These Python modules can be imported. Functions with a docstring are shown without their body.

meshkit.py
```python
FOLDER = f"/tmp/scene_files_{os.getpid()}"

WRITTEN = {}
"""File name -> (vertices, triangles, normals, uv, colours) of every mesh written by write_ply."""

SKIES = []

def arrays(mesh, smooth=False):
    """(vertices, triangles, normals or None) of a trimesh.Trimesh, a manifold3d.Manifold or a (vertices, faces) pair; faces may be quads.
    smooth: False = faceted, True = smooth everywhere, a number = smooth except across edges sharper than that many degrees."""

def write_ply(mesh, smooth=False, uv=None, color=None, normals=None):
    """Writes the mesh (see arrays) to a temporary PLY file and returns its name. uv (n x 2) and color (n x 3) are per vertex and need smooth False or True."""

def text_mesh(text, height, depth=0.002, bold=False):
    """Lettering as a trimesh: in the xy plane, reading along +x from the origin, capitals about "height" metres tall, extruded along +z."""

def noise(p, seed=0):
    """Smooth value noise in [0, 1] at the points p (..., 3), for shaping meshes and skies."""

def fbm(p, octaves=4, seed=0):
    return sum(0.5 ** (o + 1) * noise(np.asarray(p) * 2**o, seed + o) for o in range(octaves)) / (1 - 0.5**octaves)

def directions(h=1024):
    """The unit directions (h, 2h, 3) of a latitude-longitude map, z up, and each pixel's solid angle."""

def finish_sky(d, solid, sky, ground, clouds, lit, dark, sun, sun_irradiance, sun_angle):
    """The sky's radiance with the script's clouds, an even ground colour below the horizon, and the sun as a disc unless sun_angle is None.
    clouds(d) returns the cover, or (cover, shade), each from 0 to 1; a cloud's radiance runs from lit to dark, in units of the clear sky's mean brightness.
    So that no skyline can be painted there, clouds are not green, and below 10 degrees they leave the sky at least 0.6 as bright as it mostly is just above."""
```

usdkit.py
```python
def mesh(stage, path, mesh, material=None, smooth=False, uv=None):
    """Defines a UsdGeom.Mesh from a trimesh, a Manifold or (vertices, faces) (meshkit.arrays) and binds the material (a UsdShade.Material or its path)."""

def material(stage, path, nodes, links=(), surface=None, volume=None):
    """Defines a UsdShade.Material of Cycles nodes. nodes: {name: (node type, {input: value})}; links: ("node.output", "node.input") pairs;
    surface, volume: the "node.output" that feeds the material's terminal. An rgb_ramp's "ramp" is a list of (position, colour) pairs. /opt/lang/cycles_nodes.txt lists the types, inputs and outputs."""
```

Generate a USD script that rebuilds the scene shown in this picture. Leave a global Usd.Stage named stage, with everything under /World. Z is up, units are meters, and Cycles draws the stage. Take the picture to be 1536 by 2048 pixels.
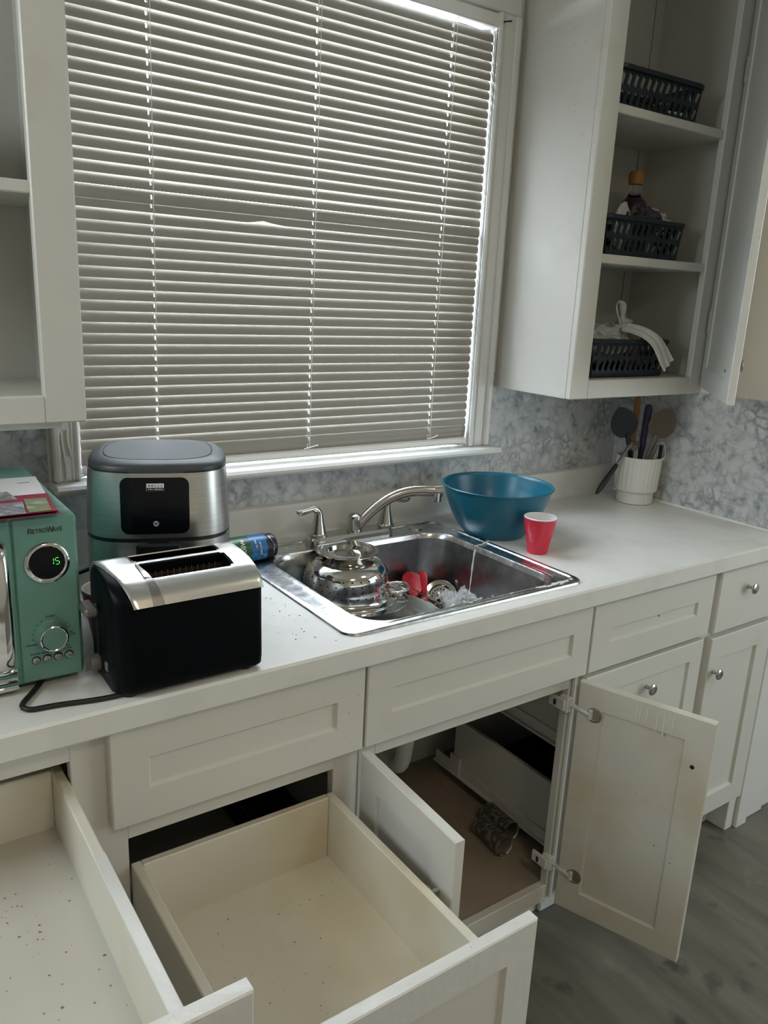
import math, random
import numpy as np, trimesh, manifold3d as m3
import usdkit, meshkit
from shapely.geometry import Polygon, box as sbox
from pxr import Usd, UsdGeom, UsdLux, UsdShade, Gf, Sdf

stage = Usd.Stage.CreateInMemory()
UsdGeom.SetStageUpAxis(stage, 'Z')
UsdGeom.SetStageMetersPerUnit(stage, 1.0)
UsdGeom.Xform.Define(stage, '/World')
rng = random.Random(7)
PI = math.pi

# ------------------------------------------------------------------ camera, sky, lights, exposure
CAM_POS = np.array([-0.2376, -1.6676, 1.4913])
YAW, PITCH, ROLL, FPX = 0.6164, -0.2651, 0.0469, 1595.97
EXPOSURE = 0.0
def cam_axes():
    d = np.array([math.sin(YAW)*math.cos(PITCH), math.cos(YAW)*math.cos(PITCH), math.sin(PITCH)])
    r = np.cross(d, [0, 0, 1]); r /= np.linalg.norm(r); u = np.cross(r, d)
    c, s = math.cos(ROLL), math.sin(ROLL)
    return c*r + s*u, -s*r + c*u, d
_r, _u, _d = cam_axes()
cam = UsdGeom.Camera.Define(stage, '/World/camera')
cam.AddTransformOp().Set(Gf.Matrix4d(*_r, 0, *_u, 0, *(-_d), 0, *CAM_POS, 1))
cam.CreateHorizontalApertureAttr(36.0); cam.CreateVerticalApertureAttr(48.0)
cam.CreateFocalLengthAttr(36.0*FPX/1536)
cam.CreateClippingRangeAttr(Gf.Vec2f(0.05, 100))
cam.CreateExposureAttr(EXPOSURE)

dome = UsdLux.DomeLight.Define(stage, '/World/sky')
dome.CreateColorAttr(Gf.Vec3f(0.84, 0.92, 1.0)); dome.CreateIntensityAttr(1.2)
def aimed_light(name, pos, target, w, h, color, inten):
    """Daylight through a window: a rectangle at pos that shines towards target."""
    l = UsdLux.RectLight.Define(stage, '/World/'+name)
    z = np.array(pos, float)-np.array(target, float); z /= np.linalg.norm(z); x = np.cross([0, 0, 1.0], z); x /= np.linalg.norm(x); y = np.cross(z, x)
    l.AddTransformOp().Set(Gf.Matrix4d(*x, 0, *y, 0, *z, 0, *map(float, pos), 1))
    l.CreateWidthAttr(w); l.CreateHeightAttr(h); l.CreateColorAttr(Gf.Vec3f(*color)); l.CreateIntensityAttr(inten)
def ceiling_light(name, pos, r, color, inten):
    l = UsdLux.DiskLight.Define(stage, '/World/'+name); l.AddTranslateOp().Set(Gf.Vec3d(*pos))
    l.CreateRadiusAttr(r); l.CreateColorAttr(Gf.Vec3f(*color)); l.CreateIntensityAttr(inten)
# the sky outside the sink window, its brightest part up to the left
aimed_light('window_daylight', (0.70, 0.42, 2.05), (0.70, -0.463, 1.581), 1.9, 1.3, (0.80, 0.90, 1.0), 30)
aimed_light('bright_sky', (-1.5, 1.3, 3.1), (1.1, -.2, 1.1), 1.3, 1.3, (0.74, 0.88, 1.0), 11)
# daylight from the glazed door right of the camera and from the window in the left wall
aimed_light('right_door_daylight', (3.1, -2.3, 1.35), (1.0, -.5, .8), 1.6, 1.8, (0.80, 0.93, 1.0), 3.2)
aimed_light('left_window_daylight', (-1.70, -.52, 1.9), (.0, -.7, .3), .8, 1.0, (0.86, 0.96, 1.0), 13)
# a flush warm ceiling light to the rear; the near one is added fill
ceiling_light('ceiling_light_rear', (.2, -2.4, 2.55), .2, (1.0, 0.78, 0.56), 22)
ceiling_light('added_fill_near', (1.5, -1.75, 2.55), .2, (1.0, 0.95, 0.66), 8)

# ------------------------------------------------------------------ helpers: scene graph
_used = {}
def path_for(parent, name):
    k = (parent, name)
    n = _used.get(k, -1) + 1; _used[k] = n
    return f'{parent}/{name}' if n == 0 else f'{parent}/{name}_{n:03d}'
MATS = {}
class T:
    """A top-level thing: Xform at its base; parts are given in world coordinates unless local=True."""
    def __init__(s, name, label, cat, base=(0, 0, 0), rotz=0.0, group=None, kind=None, local=False):
        s.path = path_for('/World', name)
        s.base = np.array(base, float); s.rotz = rotz; s.local = local
        x = UsdGeom.Xform.Define(stage, s.path)
        x.AddTranslateOp().Set(Gf.Vec3d(*map(float, base)))
        if rotz: x.AddRotateZOp().Set(rotz)
        p = x.GetPrim(); s.prim = p
        if label: p.SetCustomDataByKey('label', label)
        if cat: p.SetCustomDataByKey('category', cat)
        if group: p.SetCustomDataByKey('group', group)
        if kind: p.SetCustomDataByKey('kind', kind)
    def part(s, name, mesh, mat, smooth=False, parent=None, label=None, kind=None):
        par = parent or s.path
        path = path_for(par, name)
        m = mesh.copy() if isinstance(mesh, trimesh.Trimesh) else man2tri(mesh)
        if not s.local: m.apply_translation(-s.base)
        q = usdkit.mesh(stage, path, m, MATS[mat], smooth=smooth)
        if label: q.GetPrim().SetCustomDataByKey('label', label)
        if kind: q.GetPrim().SetCustomDataByKey('kind', kind)
        return path
def struct(name, label=None):
    return T(name, label, None, kind='structure')
def single(name, label, cat, mesh, mat, smooth=False, group=None, kind=None, base=None):
    """A thing that is one mesh."""
    path = path_for('/World', name)
    m = mesh.copy()
    if base is not None: m.apply_translation(-np.array(base, float))
    q = usdkit.mesh(stage, path, m, MATS[mat], smooth=smooth)
    if base is not None: UsdGeom.Xformable(q).AddTranslateOp().Set(Gf.Vec3d(*map(float, base)))
    p = q.GetPrim()
    for k, v in (('label', label), ('category', cat), ('group', group), ('kind', kind)):
        if v: p.SetCustomDataByKey(k, v)
    return path

# ------------------------------------------------------------------ helpers: meshes
def TM(v, f): return trimesh.Trimesh(np.asarray(v, float), np.asarray(f, int), process=False)
def cat(*ms):
    ms = [m for a in ms for m in (a if isinstance(a, (list, tuple)) else [a])]
    return trimesh.util.concatenate(ms)
def man2tri(m):
    q = m.to_mesh(); return TM(q.vert_properties[:, :3], q.tri_verts)
def tri2man(t):
    t = trimesh.Trimesh(t.vertices, t.faces, process=True)
    return m3.Manifold(m3.Mesh(np.asarray(t.vertices, np.float32), np.asarray(t.faces, np.uint32)))
def box(x0, x1, y0, y1, z0, z1, b=0.0015):
    lo, hi = np.array([x0, y0, z0], float), np.array([x1, y1, z1], float)
    b = min(b, *(0.45*(hi-lo)))
    if b <= 0:
        return trimesh.creation.box(bounds=[lo, hi])
    pts = []
    for a in range(3):
        for sx in (0, 1):
            for sy in (0, 1):
                for sz in (0, 1):
                    p = np.where([sx, sy, sz], hi - b, lo + b)
                    p[a] = hi[a] if (sx, sy, sz)[a] else lo[a]
                    pts.append(p)
    return trimesh.convex.convex_hull(np.array(pts))
def ring_loft(rings, cap0=True, cap1=True, closed=True):
    """rings: list of (n,3); joins consecutive rings by quads."""
    n = len(rings[0]); v = np.vstack(rings); f = []
    m = n if closed else n-1
    for i in range(len(rings)-1):
        a = i*n; b = (i+1)*n
        for j in range(m):
            k = (j+1) % n
            f += [(a+j, a+k, b+k), (a+j, b+k, b+j)]
    if cap0:
        c = len(v); v = np.vstack([v, rings[0].mean(0)]); f += [(c, (j+1) % n, j) for j in range(n)]
    if cap1:
        c = len(v); v = np.vstack([v, rings[-1].mean(0)]); o = (len(rings)-1)*n
        f += [(c, o+j, o+(j+1) % n) for j in range(n)]
    return TM(v, f)
def lathe(prof, n=32, c=(0, 0, 0), cap=True):
    """prof: list of (r, z) bottom-up along the outside (then down inside if hollow)."""
    a = np.linspace(0, 2*PI, n, endpoint=False)
    rings = [np.c_[r*np.cos(a), r*np.sin(a), np.full(n, z)] + c for r, z in prof]
    return ring_loft(rings, cap, cap)
def frames(P):
    P = np.asarray(P, float); t = np.gradient(P, axis=0); t /= np.linalg.norm(t, axis=1)[:, None]
    u = np.cross(t[0], [0, 0, 1.0])
    if np.linalg.norm(u) < .1: u = np.cross(t[0], [1.0, 0, 0])
    u /= np.linalg.norm(u); U = []
    for k in range(len(P)):
        u = u - t[k]*(u@t[k]); u /= np.linalg.norm(u); U.append(u)
    U = np.array(U); return P, t, U, np.cross(t, U)
def tube(P, r, n=10, r2=None, cap=True):
    P, t, U, V = frames(P)
    r = np.broadcast_to(r, len(P)); r2 = r if r2 is None else np.broadcast_to(r2, len(P))
    a = np.linspace(0, 2*PI, n, endpoint=False)
    rings = [P[k] + r[k]*np.cos(a)[:, None]*U[k] + r2[k]*np.sin(a)[:, None]*V[k] for k in range(len(P))]
    return ring_loft(rings, cap, cap)
def cyl(p0, p1, r0, r1=None, n=20):
    r1 = r0 if r1 is None else r1
    return tube([p0, p1], np.array([r0, r1]), n)
def spline(P, n=30):
    from scipy.interpolate import CubicSpline
    P = np.asarray(P, float); s = np.r_[0, np.cumsum(np.linalg.norm(np.diff(P, axis=0), axis=1))]
    return CubicSpline(s, P)(np.linspace(0, s[-1], n))
def rrect(w, h, r, n=6, c=(0, 0)):
    """Rounded rectangle points (w, h full sizes), counter-clockwise."""
    r = min(r, w/2-1e-5, h/2-1e-5); out = []
    for cx, cy, a0 in ((w/2-r, h/2-r, 0), (-w/2+r, h/2-r, PI/2), (-w/2+r, -h/2+r, PI), (w/2-r, -h/2+r, 1.5*PI)):
        for a in np.linspace(a0, a0+PI/2, n+1): out.append((cx+r*math.cos(a)+c[0], cy+r*math.sin(a)+c[1]))
    return np.array(out)
def extrude(poly, h, R=None, t=(0, 0, 0)):
    p = poly if isinstance(poly, Polygon) else Polygon(poly)
    m = trimesh.creation.extrude_polygon(p, h, engine='earcut')
    m = TM(m.vertices, m.faces)
    if R is not None: m.apply_transform(R)
    m.apply_translation(t); return m
def mat4(xa, ya, za, t=(0, 0, 0)):
    M = np.eye(4); M[:3, 0] = xa; M[:3, 1] = ya; M[:3, 2] = za; M[:3, 3] = t; return M
FRONT = mat4((1, 0, 0), (0, 0, 1), (0, -1, 0))      # xy drawing -> stands upright facing -y, extruded towards -y
def rotz(m, deg, c=(0, 0, 0)):
    m = m.copy(); m.apply_transform(trimesh.transformations.rotation_matrix(math.radians(deg), [0, 0, 1], c)); return m
def rot(m, deg, ax, c=(0, 0, 0)):
    m = m.copy(); m.apply_transform(trimesh.transformations.rotation_matrix(math.radians(deg), ax, c)); return m
def move(m, *t):
    m = m.copy(); m.apply_translation(t); return m
def text(s, h, pos, depth=0.0006, bold=False, width=None, R=FRONT, skew=0):
    m = meshkit.text_mesh(s, h, depth, bold)
    if width: m.apply_scale([width/(m.bounds[1][0]-m.bounds[0][0]), 1, 1])
    m.apply_transform(R); m.apply_translation(pos); return TM(m.vertices, m.faces)
def shaker(w, h, t=0.020, ins=0.055, rec=0.006, c=0.002, both=False, slope=0.004):
    """Frame of a recessed-panel door (local: x 0..w, z 0..h, front y=0, back y=t) and its centre panel."""
    def R(d, y): return np.array([(d, y, d), (w-d, y, d), (w-d, y, h-d), (d, y, h-d)])
    rings = []
    if both: rings += [R(ins+slope, t-rec), R(ins, t), R(c, t), R(0, t-c)]
    else: rings += [R(ins+slope, t), R(0, t)]
    rings += [R(0, c), R(c, 0), R(ins, 0), R(ins+slope, rec)]
    rings.append(rings[0])
    fr = ring_loft(rings, False, False)
    d = ins+slope-0.002
    pn = box(d, w-d, rec, (t-rec if both else t-0.002), d, h-d, 0)
    return fr, pn
def blob(c, r, seed=0, amp=.25, sub=3, fr=3.0, flat=None):
    m = trimesh.creation.icosphere(subdivisions=sub); v = m.vertices
    k = 1+amp*(meshkit.fbm(v*fr+seed*7.3, 4, seed)-.5)*2
    v = v*k[:, None]*np.asarray(r)
    if flat is not None: v[:, 2] = np.maximum(v[:, 2], flat)
    return TM(v+np.asarray(c), m.faces)

# ------------------------------------------------------------------ materials
def gray(c): return tuple(c) if np.ndim(c) else (c, c, c)
def pmat(name, col, rough=.5, metal=0, spec=.5, n=(8, .06), bump=None, rn=None, coat=0, stretch=None, extra=None, bump2=None, **kw):
    """Principled surface whose colour wavers with noise n=(scale, amount); bump=(scale, strength, distance)."""
    col = np.array(gray(col))
    nodes = {'tc': ('texture_coordinate', {}), 'n': ('noise_texture', {'scale': n[0], 'detail': 4.0, 'roughness': .6}),
             'mx': ('mix', {'color1': col*(1-n[1]), 'color2': np.minimum(col*(1+n[1]), 1)}),
             'p': ('principled_bsdf', {'roughness': rough, 'metallic': metal, 'specular_ior_level': spec, 'coat_weight': coat, **kw})}
    vec = 'tc.object'; links = []
    if stretch:
        nodes['mp'] = ('mapping', {'scale': stretch}); links.append(('tc.object', 'mp.vector')); vec = 'mp.vector'
    links += [(vec, 'n.vector'), ('n.fac', 'mx.fac')]
    src = 'mx.color'
    if extra: src = extra(nodes, links, vec, src)
    links.append((src, 'p.base_color'))
    if bump:
        nodes['bn'] = ('noise_texture', {'scale': bump[0], 'detail': 3.0}); nodes['b'] = ('bump', {'strength': bump[1], 'distance': bump[2] if len(bump) > 2 else .002})
        links += [(vec, 'bn.vector'), ('bn.fac', 'b.height')]
        if bump2:
            nodes['bn2'] = ('noise_texture', {'scale': bump2[0], 'detail': 2.0}); nodes['b2'] = ('bump', {'strength': bump2[1], 'distance': bump2[2]})
            links += [('tc.object', 'bn2.vector'), ('bn2.fac', 'b2.height'), ('b.normal', 'b2.normal'), ('b2.normal', 'p.normal')]
        else: links.append(('b.normal', 'p.normal'))
    if rn:
        nodes['rr'] = ('noise_texture', {'scale': rn[0], 'detail': 3.0}); nodes['rm'] = ('map_range', {'to_min': rough-rn[1], 'to_max': rough+rn[1]})
        links += [(vec, 'rr.vector'), ('rr.fac', 'rm.value'), ('rm.result', 'p.roughness')]
    MATS[name] = usdkit.material(stage, '/World/Looks/'+name, nodes, links, surface='p.BSDF')
def specks(scale, size, col, mask=None, tag='s', amt=1.0):
    """Small dark specks: voronoi cells cut at a small radius, thinned by a noise mask (scale, from, to)."""
    def f(nodes, links, vec, src):
        nodes[tag+'v'] = ('voronoi_texture', {'scale': scale, 'randomness': 1.0})
        nodes[tag+'m'] = ('map_range', {'from_min': size*.5, 'from_max': size, 'to_min': amt, 'to_max': 0.0, 'clamp': True})
        nodes[tag+'n'] = ('noise_texture', {'scale': (mask or (3, .5, .6))[0], 'detail': 2.0})
        nodes[tag+'k'] = ('map_range', {'from_min': (mask or (3, .5, .6))[1], 'from_max': (mask or (3, .5, .6))[2], 'clamp': True})
        nodes[tag+'x'] = ('math', {'math_type': 'multiply'})
        nodes[tag+'c'] = ('mix', {'color2': col})
        links += [(vec, tag+'v.vector'), (tag+'v.distance', tag+'m.value'), (vec, tag+'n.vector'), (tag+'n.fac', tag+'k.value'),
                  (tag+'m.result', tag+'x.value1'), (tag+'k.result', tag+'x.value2'), (tag+'x.value', tag+'c.fac'), (src, tag+'c.color1')]
        return tag+'c.color'
    return f
def patches(scale, lo, hi, col, tag='q', amt=1.0):
    def f(nodes, links, vec, src):
        nodes[tag+'n'] = ('noise_texture', {'scale': scale, 'detail': 3.0, 'roughness': .55})
        nodes[tag+'k'] = ('map_range', {'from_min': lo, 'from_max': hi, 'to_max': amt, 'clamp': True})
        nodes[tag+'c'] = ('mix', {'color2': col})
        links += [(vec, tag+'n.vector'), (tag+'n.fac', tag+'k.value'), (tag+'k.result', tag+'c.fac'), (src, tag+'c.color1')]
        return tag+'c.color'
    return f
def chain(*fs):
    def f(nodes, links, vec, src):
        for g in fs: src = g(nodes, links, vec, src)
        return src
    return f
PAINT = (.66, .645, .60)
pmat('cabinet_paint', PAINT, .34, n=(4, .03), bump=(60, .10, .001), bump2=(9, .12, .002), extra=chain(specks(55, .10, (.22, .19, .15), (5, .60, .66), 's', .8), patches(7, .60, .78, (.55, .50, .40), 'q', .35)))
pmat('cabinet_inside', (.60, .59, .54), .55, n=(3, .06), bump=(50, .1, .001))
pmat('chipped_paint', (.70, .695, .67), .30, n=(12, .06), bump=(38, .5, .003), bump2=(120, .25, .001), extra=chain(specks(90, .12, (.20, .17, .13), (9, .56, .62), 's', .7)))
pmat('drawer_paint', (.72, .685, .60), .38, n=(3, .04), bump=(45, .08, .001), extra=chain(patches(3.1, .47, .66, (.58, .49, .30), 'q', .60), specks(80, .10, (.22, .16, .10), (4, .54, .62), 's', .6)))
pmat('speckled_drawer_paint', (.60, .575, .52), .38, n=(3, .04), bump=(45, .08, .001), extra=chain(patches(3.4, .52, .70, (.58, .47, .27), 'q', .5), specks(75, .13, (.16, .09, .05), (3.0, .50, .60), 's', .6)))
pmat('stained_door_paint', (.64, .62, .555), .36, n=(3, .05), bump=(60, .1, .001), extra=chain(patches(5.0, .50, .72, (.50, .40, .25), 'q', .55), specks(40, .09, (.12, .10, .08), (6, .57, .62), 's', .9)))
pmat('wall_paint', (.80, .77, .69), .55, n=(2, .03), bump=(70, .1, .001))
pmat('ceiling_paint', (.75, .73, .68), .7, n=(2, .02))
pmat('trim_paint', (.72, .72, .70), .28, n=(5, .04), bump=(30, .35, .002), bump2=(110, .2, .001), extra=specks(50, .09, (.28, .26, .22), (7, .6, .66), 's', .6))
pmat('laminate', (.73, .72, .69), .40, spec=.35, n=(14, .05), bump=(34, .14, .0015), rn=(18, .08), extra=chain(patches(9, .5, .75, (.60, .59, .55), 'q', .5), specks(70, .10, (.22, .19, .15), (6, .58, .64), 's', .8)))
pmat('caulk', (.78, .79, .78), .45, n=(60, .06), bump=(140, .6, .002))
pmat('blind_end', (.78, .77, .74), .4, n=(5, .02))
pmat('cord_white', (.86, .86, .83), .7, n=(20, .05))
pmat('stainless', (.36, .375, .385), .30, 1, n=(30, .07), stretch=(1, 1, 1), rn=(40, .07), bump=(160, .05, .0006))
pmat('rim_steel', (.62, .63, .64), .24, 1, n=(45, .10), rn=(50, .10), bump=(120, .12, .0008), extra=patches(38, .52, .60, (.80, .81, .82), 'q', .8))
pmat('brushed_steel', (.60, .595, .58), .30, 1, n=(4, .05), stretch=(2, 2, 160), bump=(8, .05, .0006), rn=(6, .05))
pmat('toaster_steel', (.66, .65, .635), .27, 1, n=(4, .05), stretch=(2, 160, 160), bump=(8, .04, .0006))
pmat('chrome', (.70, .70, .70), .10, 1, n=(6, .03))
pmat('nickel', (.50, .485, .46), .22, 1, n=(12, .05), rn=(20, .05))
pmat('polished_steel', (.62, .60, .57), .11, 1, n=(10, .05), rn=(14, .04))
pmat('old_metal', (.42, .39, .34), .42, 1, n=(90, .25), bump=(120, .3, .001))
pmat('mint_enamel', (.150, .335, .285), .30, n=(3, .03), coat=.3)
pmat('mint_dark', (.13, .25, .21), .4, n=(6, .04))
pmat('black_gloss', (.003, .004, .007), .16, spec=.3, n=(5, .1))
pmat('black_plastic', (.010, .012, .016), .36, n=(20, .1), bump=(240, .05, .0005))
pmat('toaster_black', (.0012, .002, .0035), .42, spec=.10, n=(9, .1), bump=(200, .03, .0005))
pmat('charcoal_plastic', (.045, .050, .056), .42, n=(30, .06), bump=(260, .06, .0005))
pmat('black_rubber', (.007, .006, .006), .5, n=(12, .1))
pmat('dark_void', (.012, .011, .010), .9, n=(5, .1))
pmat('slot_dark', (.035, .022, .014), .55, n=(60, .4))
pmat('heater_wire', (.32, .22, .16), .4, .8, n=(60, .2))
pmat('gray_button', (.16, .155, .15), .40, n=(8, .05))
pmat('ink_dark', (.02, .035, .03), .6, n=(8, .05))
pmat('ink_white', (.75, .76, .76), .5, n=(8, .03))
pmat('teal_plastic', (.006, .115, .185), .30, n=(5, .04), bump=(90, .04, .0006))
pmat('red_plastic', (.62, .022, .055), .32, n=(6, .03))
pmat('cup_white', (.80, .76, .77), .38, n=(6, .02))
pmat('red_silicone', (.56, .018, .035), .42, n=(8, .04))
pmat('ceramic', (.74, .73, .69), .24, n=(5, .02), coat=.2)
pmat('navy_plastic', (.008, .013, .026), .34, n=(9, .06))
pmat('purple_plastic', (.030, .016, .055), .40, n=(9, .06))
pmat('taupe_plastic', (.105, .085, .062), .45, n=(9, .06))
pmat('wood_handle', (.32, .15, .06), .5, n=(6, .12), stretch=(40, 40, 4))
pmat('basket_plastic', (.012, .022, .030), .42, n=(20, .06))
pmat('white_paper', (.70, .69, .70), .6, n=(8, .03))
pmat('maroon_paper', (.28, .022, .055), .5, n=(8, .06))
pmat('photo_gray', (.20, .20, .22), .45, n=(70, .75), extra=patches(55, .5, .62, (.50, .50, .52), 'q', .9))
pmat('photo_green', (.20, .24, .10), .45, n=(60, .5), extra=patches(45, .53, .62, (.40, .38, .42), 'q', .9))
pmat('cloth_white', (.66, .63, .56), .8, n=(20, .12))
pmat('cloth_gray', (.075, .072, .082), .8, n=(20, .2))
pmat('sealed_packet', (.62, .62, .60), .32, n=(12, .06), bump=(60, .3, .002))
pmat('kraft_packet', (.30, .20, .15), .55, n=(14, .2))
pmat('bottle_purple', (.055, .012, .035), .10, n=(6, .05), coat=.5)
pmat('cap_orange', (.42, .20, .035), .45, n=(8, .05))
pmat('label_green', (.015, .10, .035), .3, n=(12, .25))
pmat('label_blue', (.012, .13, .34), .3, n=(22, .2), extra=patches(30, .58, .66, (.16, .38, .60), 'q', .8))
pmat('can_label', (.085, .08, .07), .42, .3, n=(60, .35), extra=patches(70, .52, .58, (.26, .25, .22), 'q', .8))
pmat('pvc', (.62, .61, .57), .4, n=(5, .04))
pmat('cabinet_floor', (.34, .27, .21), .6, n=(4, .12), bump=(30, .15, .001), extra=specks(60, .12, (.12, .09, .06), (5, .52, .6), 's', .7))
pmat('sill_dirt', (.30, .20, .12), .9, n=(90, .4))
def emit(name, col, s):
    MATS[name] = usdkit.material(stage, '/World/Looks/'+name, {'e': ('emission', {'color': col, 'strength': s})}, surface='e.emission')
emit('led_green', (.10, 1.0, .12), 1.1)
def glass(name, col=(1, 1, 1), rough=.02):
    MATS[name] = usdkit.material(stage, '/World/Looks/'+name, {'p': ('principled_bsdf', {'base_color': col, 'roughness': rough, 'transmission_weight': 1.0, 'ior': 1.47})}, surface='p.BSDF')
glass('clear_glass', (.93, .96, .95))
MATS['window_pane'] = usdkit.material(stage, '/World/Looks/window_pane', {'t': ('transparent_bsdf', {}), 'g': ('glossy_bsdf', {'roughness': .03}), 'm': ('mix_closure', {'fac': .06})},
    [('t.BSDF', 'm.closure1'), ('g.BSDF', 'm.closure2')], surface='m.closure')
def filmmat(name, col, tr=.5, rough=.3):
    MATS[name] = usdkit.material(stage, '/World/Looks/'+name, {'p': ('principled_bsdf', {'base_color': col, 'roughness': rough}), 't': ('translucent_bsdf', {'color': col}), 'm': ('mix_closure', {'fac': tr})},
        [('p.BSDF', 'm.closure1'), ('t.BSDF', 'm.closure2')], surface='m.closure')
filmmat('bag_film', (.72, .73, .74), .35)
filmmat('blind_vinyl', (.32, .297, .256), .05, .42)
MATS['cling_film'] = usdkit.material(stage, '/World/Looks/cling_film', {'t': ('transparent_bsdf', {'color': (.92, .93, .94)}), 'g': ('principled_bsdf', {'base_color': (.75, .77, .78), 'roughness': .12}), 'm': ('mix_closure', {'fac': .45})},
    [('t.BSDF', 'm.closure1'), ('g.BSDF', 'm.closure2')], surface='m.closure')
def marble():
    nodes = {'tc': ('texture_coordinate', {}), 'dn': ('noise_texture', {'scale': 9.0, 'detail': 4.0, 'roughness': .6}), 'dm': ('vector_math', {'vector_type': 'x', 'math_type': 'multiply_add', 'vector2': (.075, .075, .075)}),
             'v': ('voronoi_texture', {'scale': 11.0, 'feature': 'distance_to_edge', 'randomness': 1.0}), 'vm': ('map_range', {'from_min': 0.0, 'from_max': .30, 'to_min': 1.0, 'to_max': 0.0, 'clamp': True}),
             'v2': ('voronoi_texture', {'scale': 30.0, 'feature': 'distance_to_edge', 'randomness': 1.0}), 'vm2': ('map_range', {'from_min': 0.0, 'from_max': .26, 'to_min': .85, 'to_max': 0.0, 'clamp': True}),
             'k': ('noise_texture', {'scale': 7.0, 'detail': 5.0, 'roughness': .65}), 'km': ('map_range', {'from_min': .42, 'from_max': .62, 'clamp': True}),
             'k2': ('noise_texture', {'scale': 26.0, 'detail': 6.0, 'roughness': .7}), 'km2': ('map_range', {'from_min': .44, 'from_max': .66, 'clamp': True}),
             'x1': ('math', {'math_type': 'multiply'}), 'x2': ('math', {'math_type': 'multiply'}), 'mx': ('math', {'math_type': 'maximum'}), 'x3': ('math', {'math_type': 'multiply'}),
             'base': ('mix', {'color1': (.58, .605, .62), 'color2': (.72, .735, .735)}), 'c': ('mix', {'color2': (.20, .22, .255)}), 'p': ('principled_bsdf', {'roughness': .36})}
    nodes['dm'] = ('vector_math', {'math_type': 'multiply_add', 'vector2': (.09, .09, .09)})
    L = [('tc.object', 'dn.vector'), ('dn.color', 'dm.vector1'), ('tc.object', 'dm.vector3'), ('dm.vector', 'v.vector'), ('dm.vector', 'v2.vector'),
         ('v.distance', 'vm.value'), ('v2.distance', 'vm2.value'), ('tc.object', 'k.vector'), ('k.fac', 'km.value'), ('tc.object', 'k2.vector'), ('k2.fac', 'km2.value'),
         ('vm.result', 'x1.value1'), ('km2.result', 'x1.value2'), ('vm2.result', 'x2.value1'), ('km.result', 'x2.value2'), ('x1.value', 'mx.value1'), ('x2.value', 'mx.value2'),
         ('mx.value', 'x3.value1'), ('km2.result', 'x3.value2'), ('k.fac', 'base.fac'), ('base.color', 'c.color1'), ('mx.value', 'c.fac'), ('c.color', 'p.base_color')]
    del nodes['x3']; L = [l for l in L if 'x3' not in l[1]]
    MATS['marble_paper'] = usdkit.material(stage, '/World/Looks/marble_paper', nodes, L, surface='p.BSDF')
marble()
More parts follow.
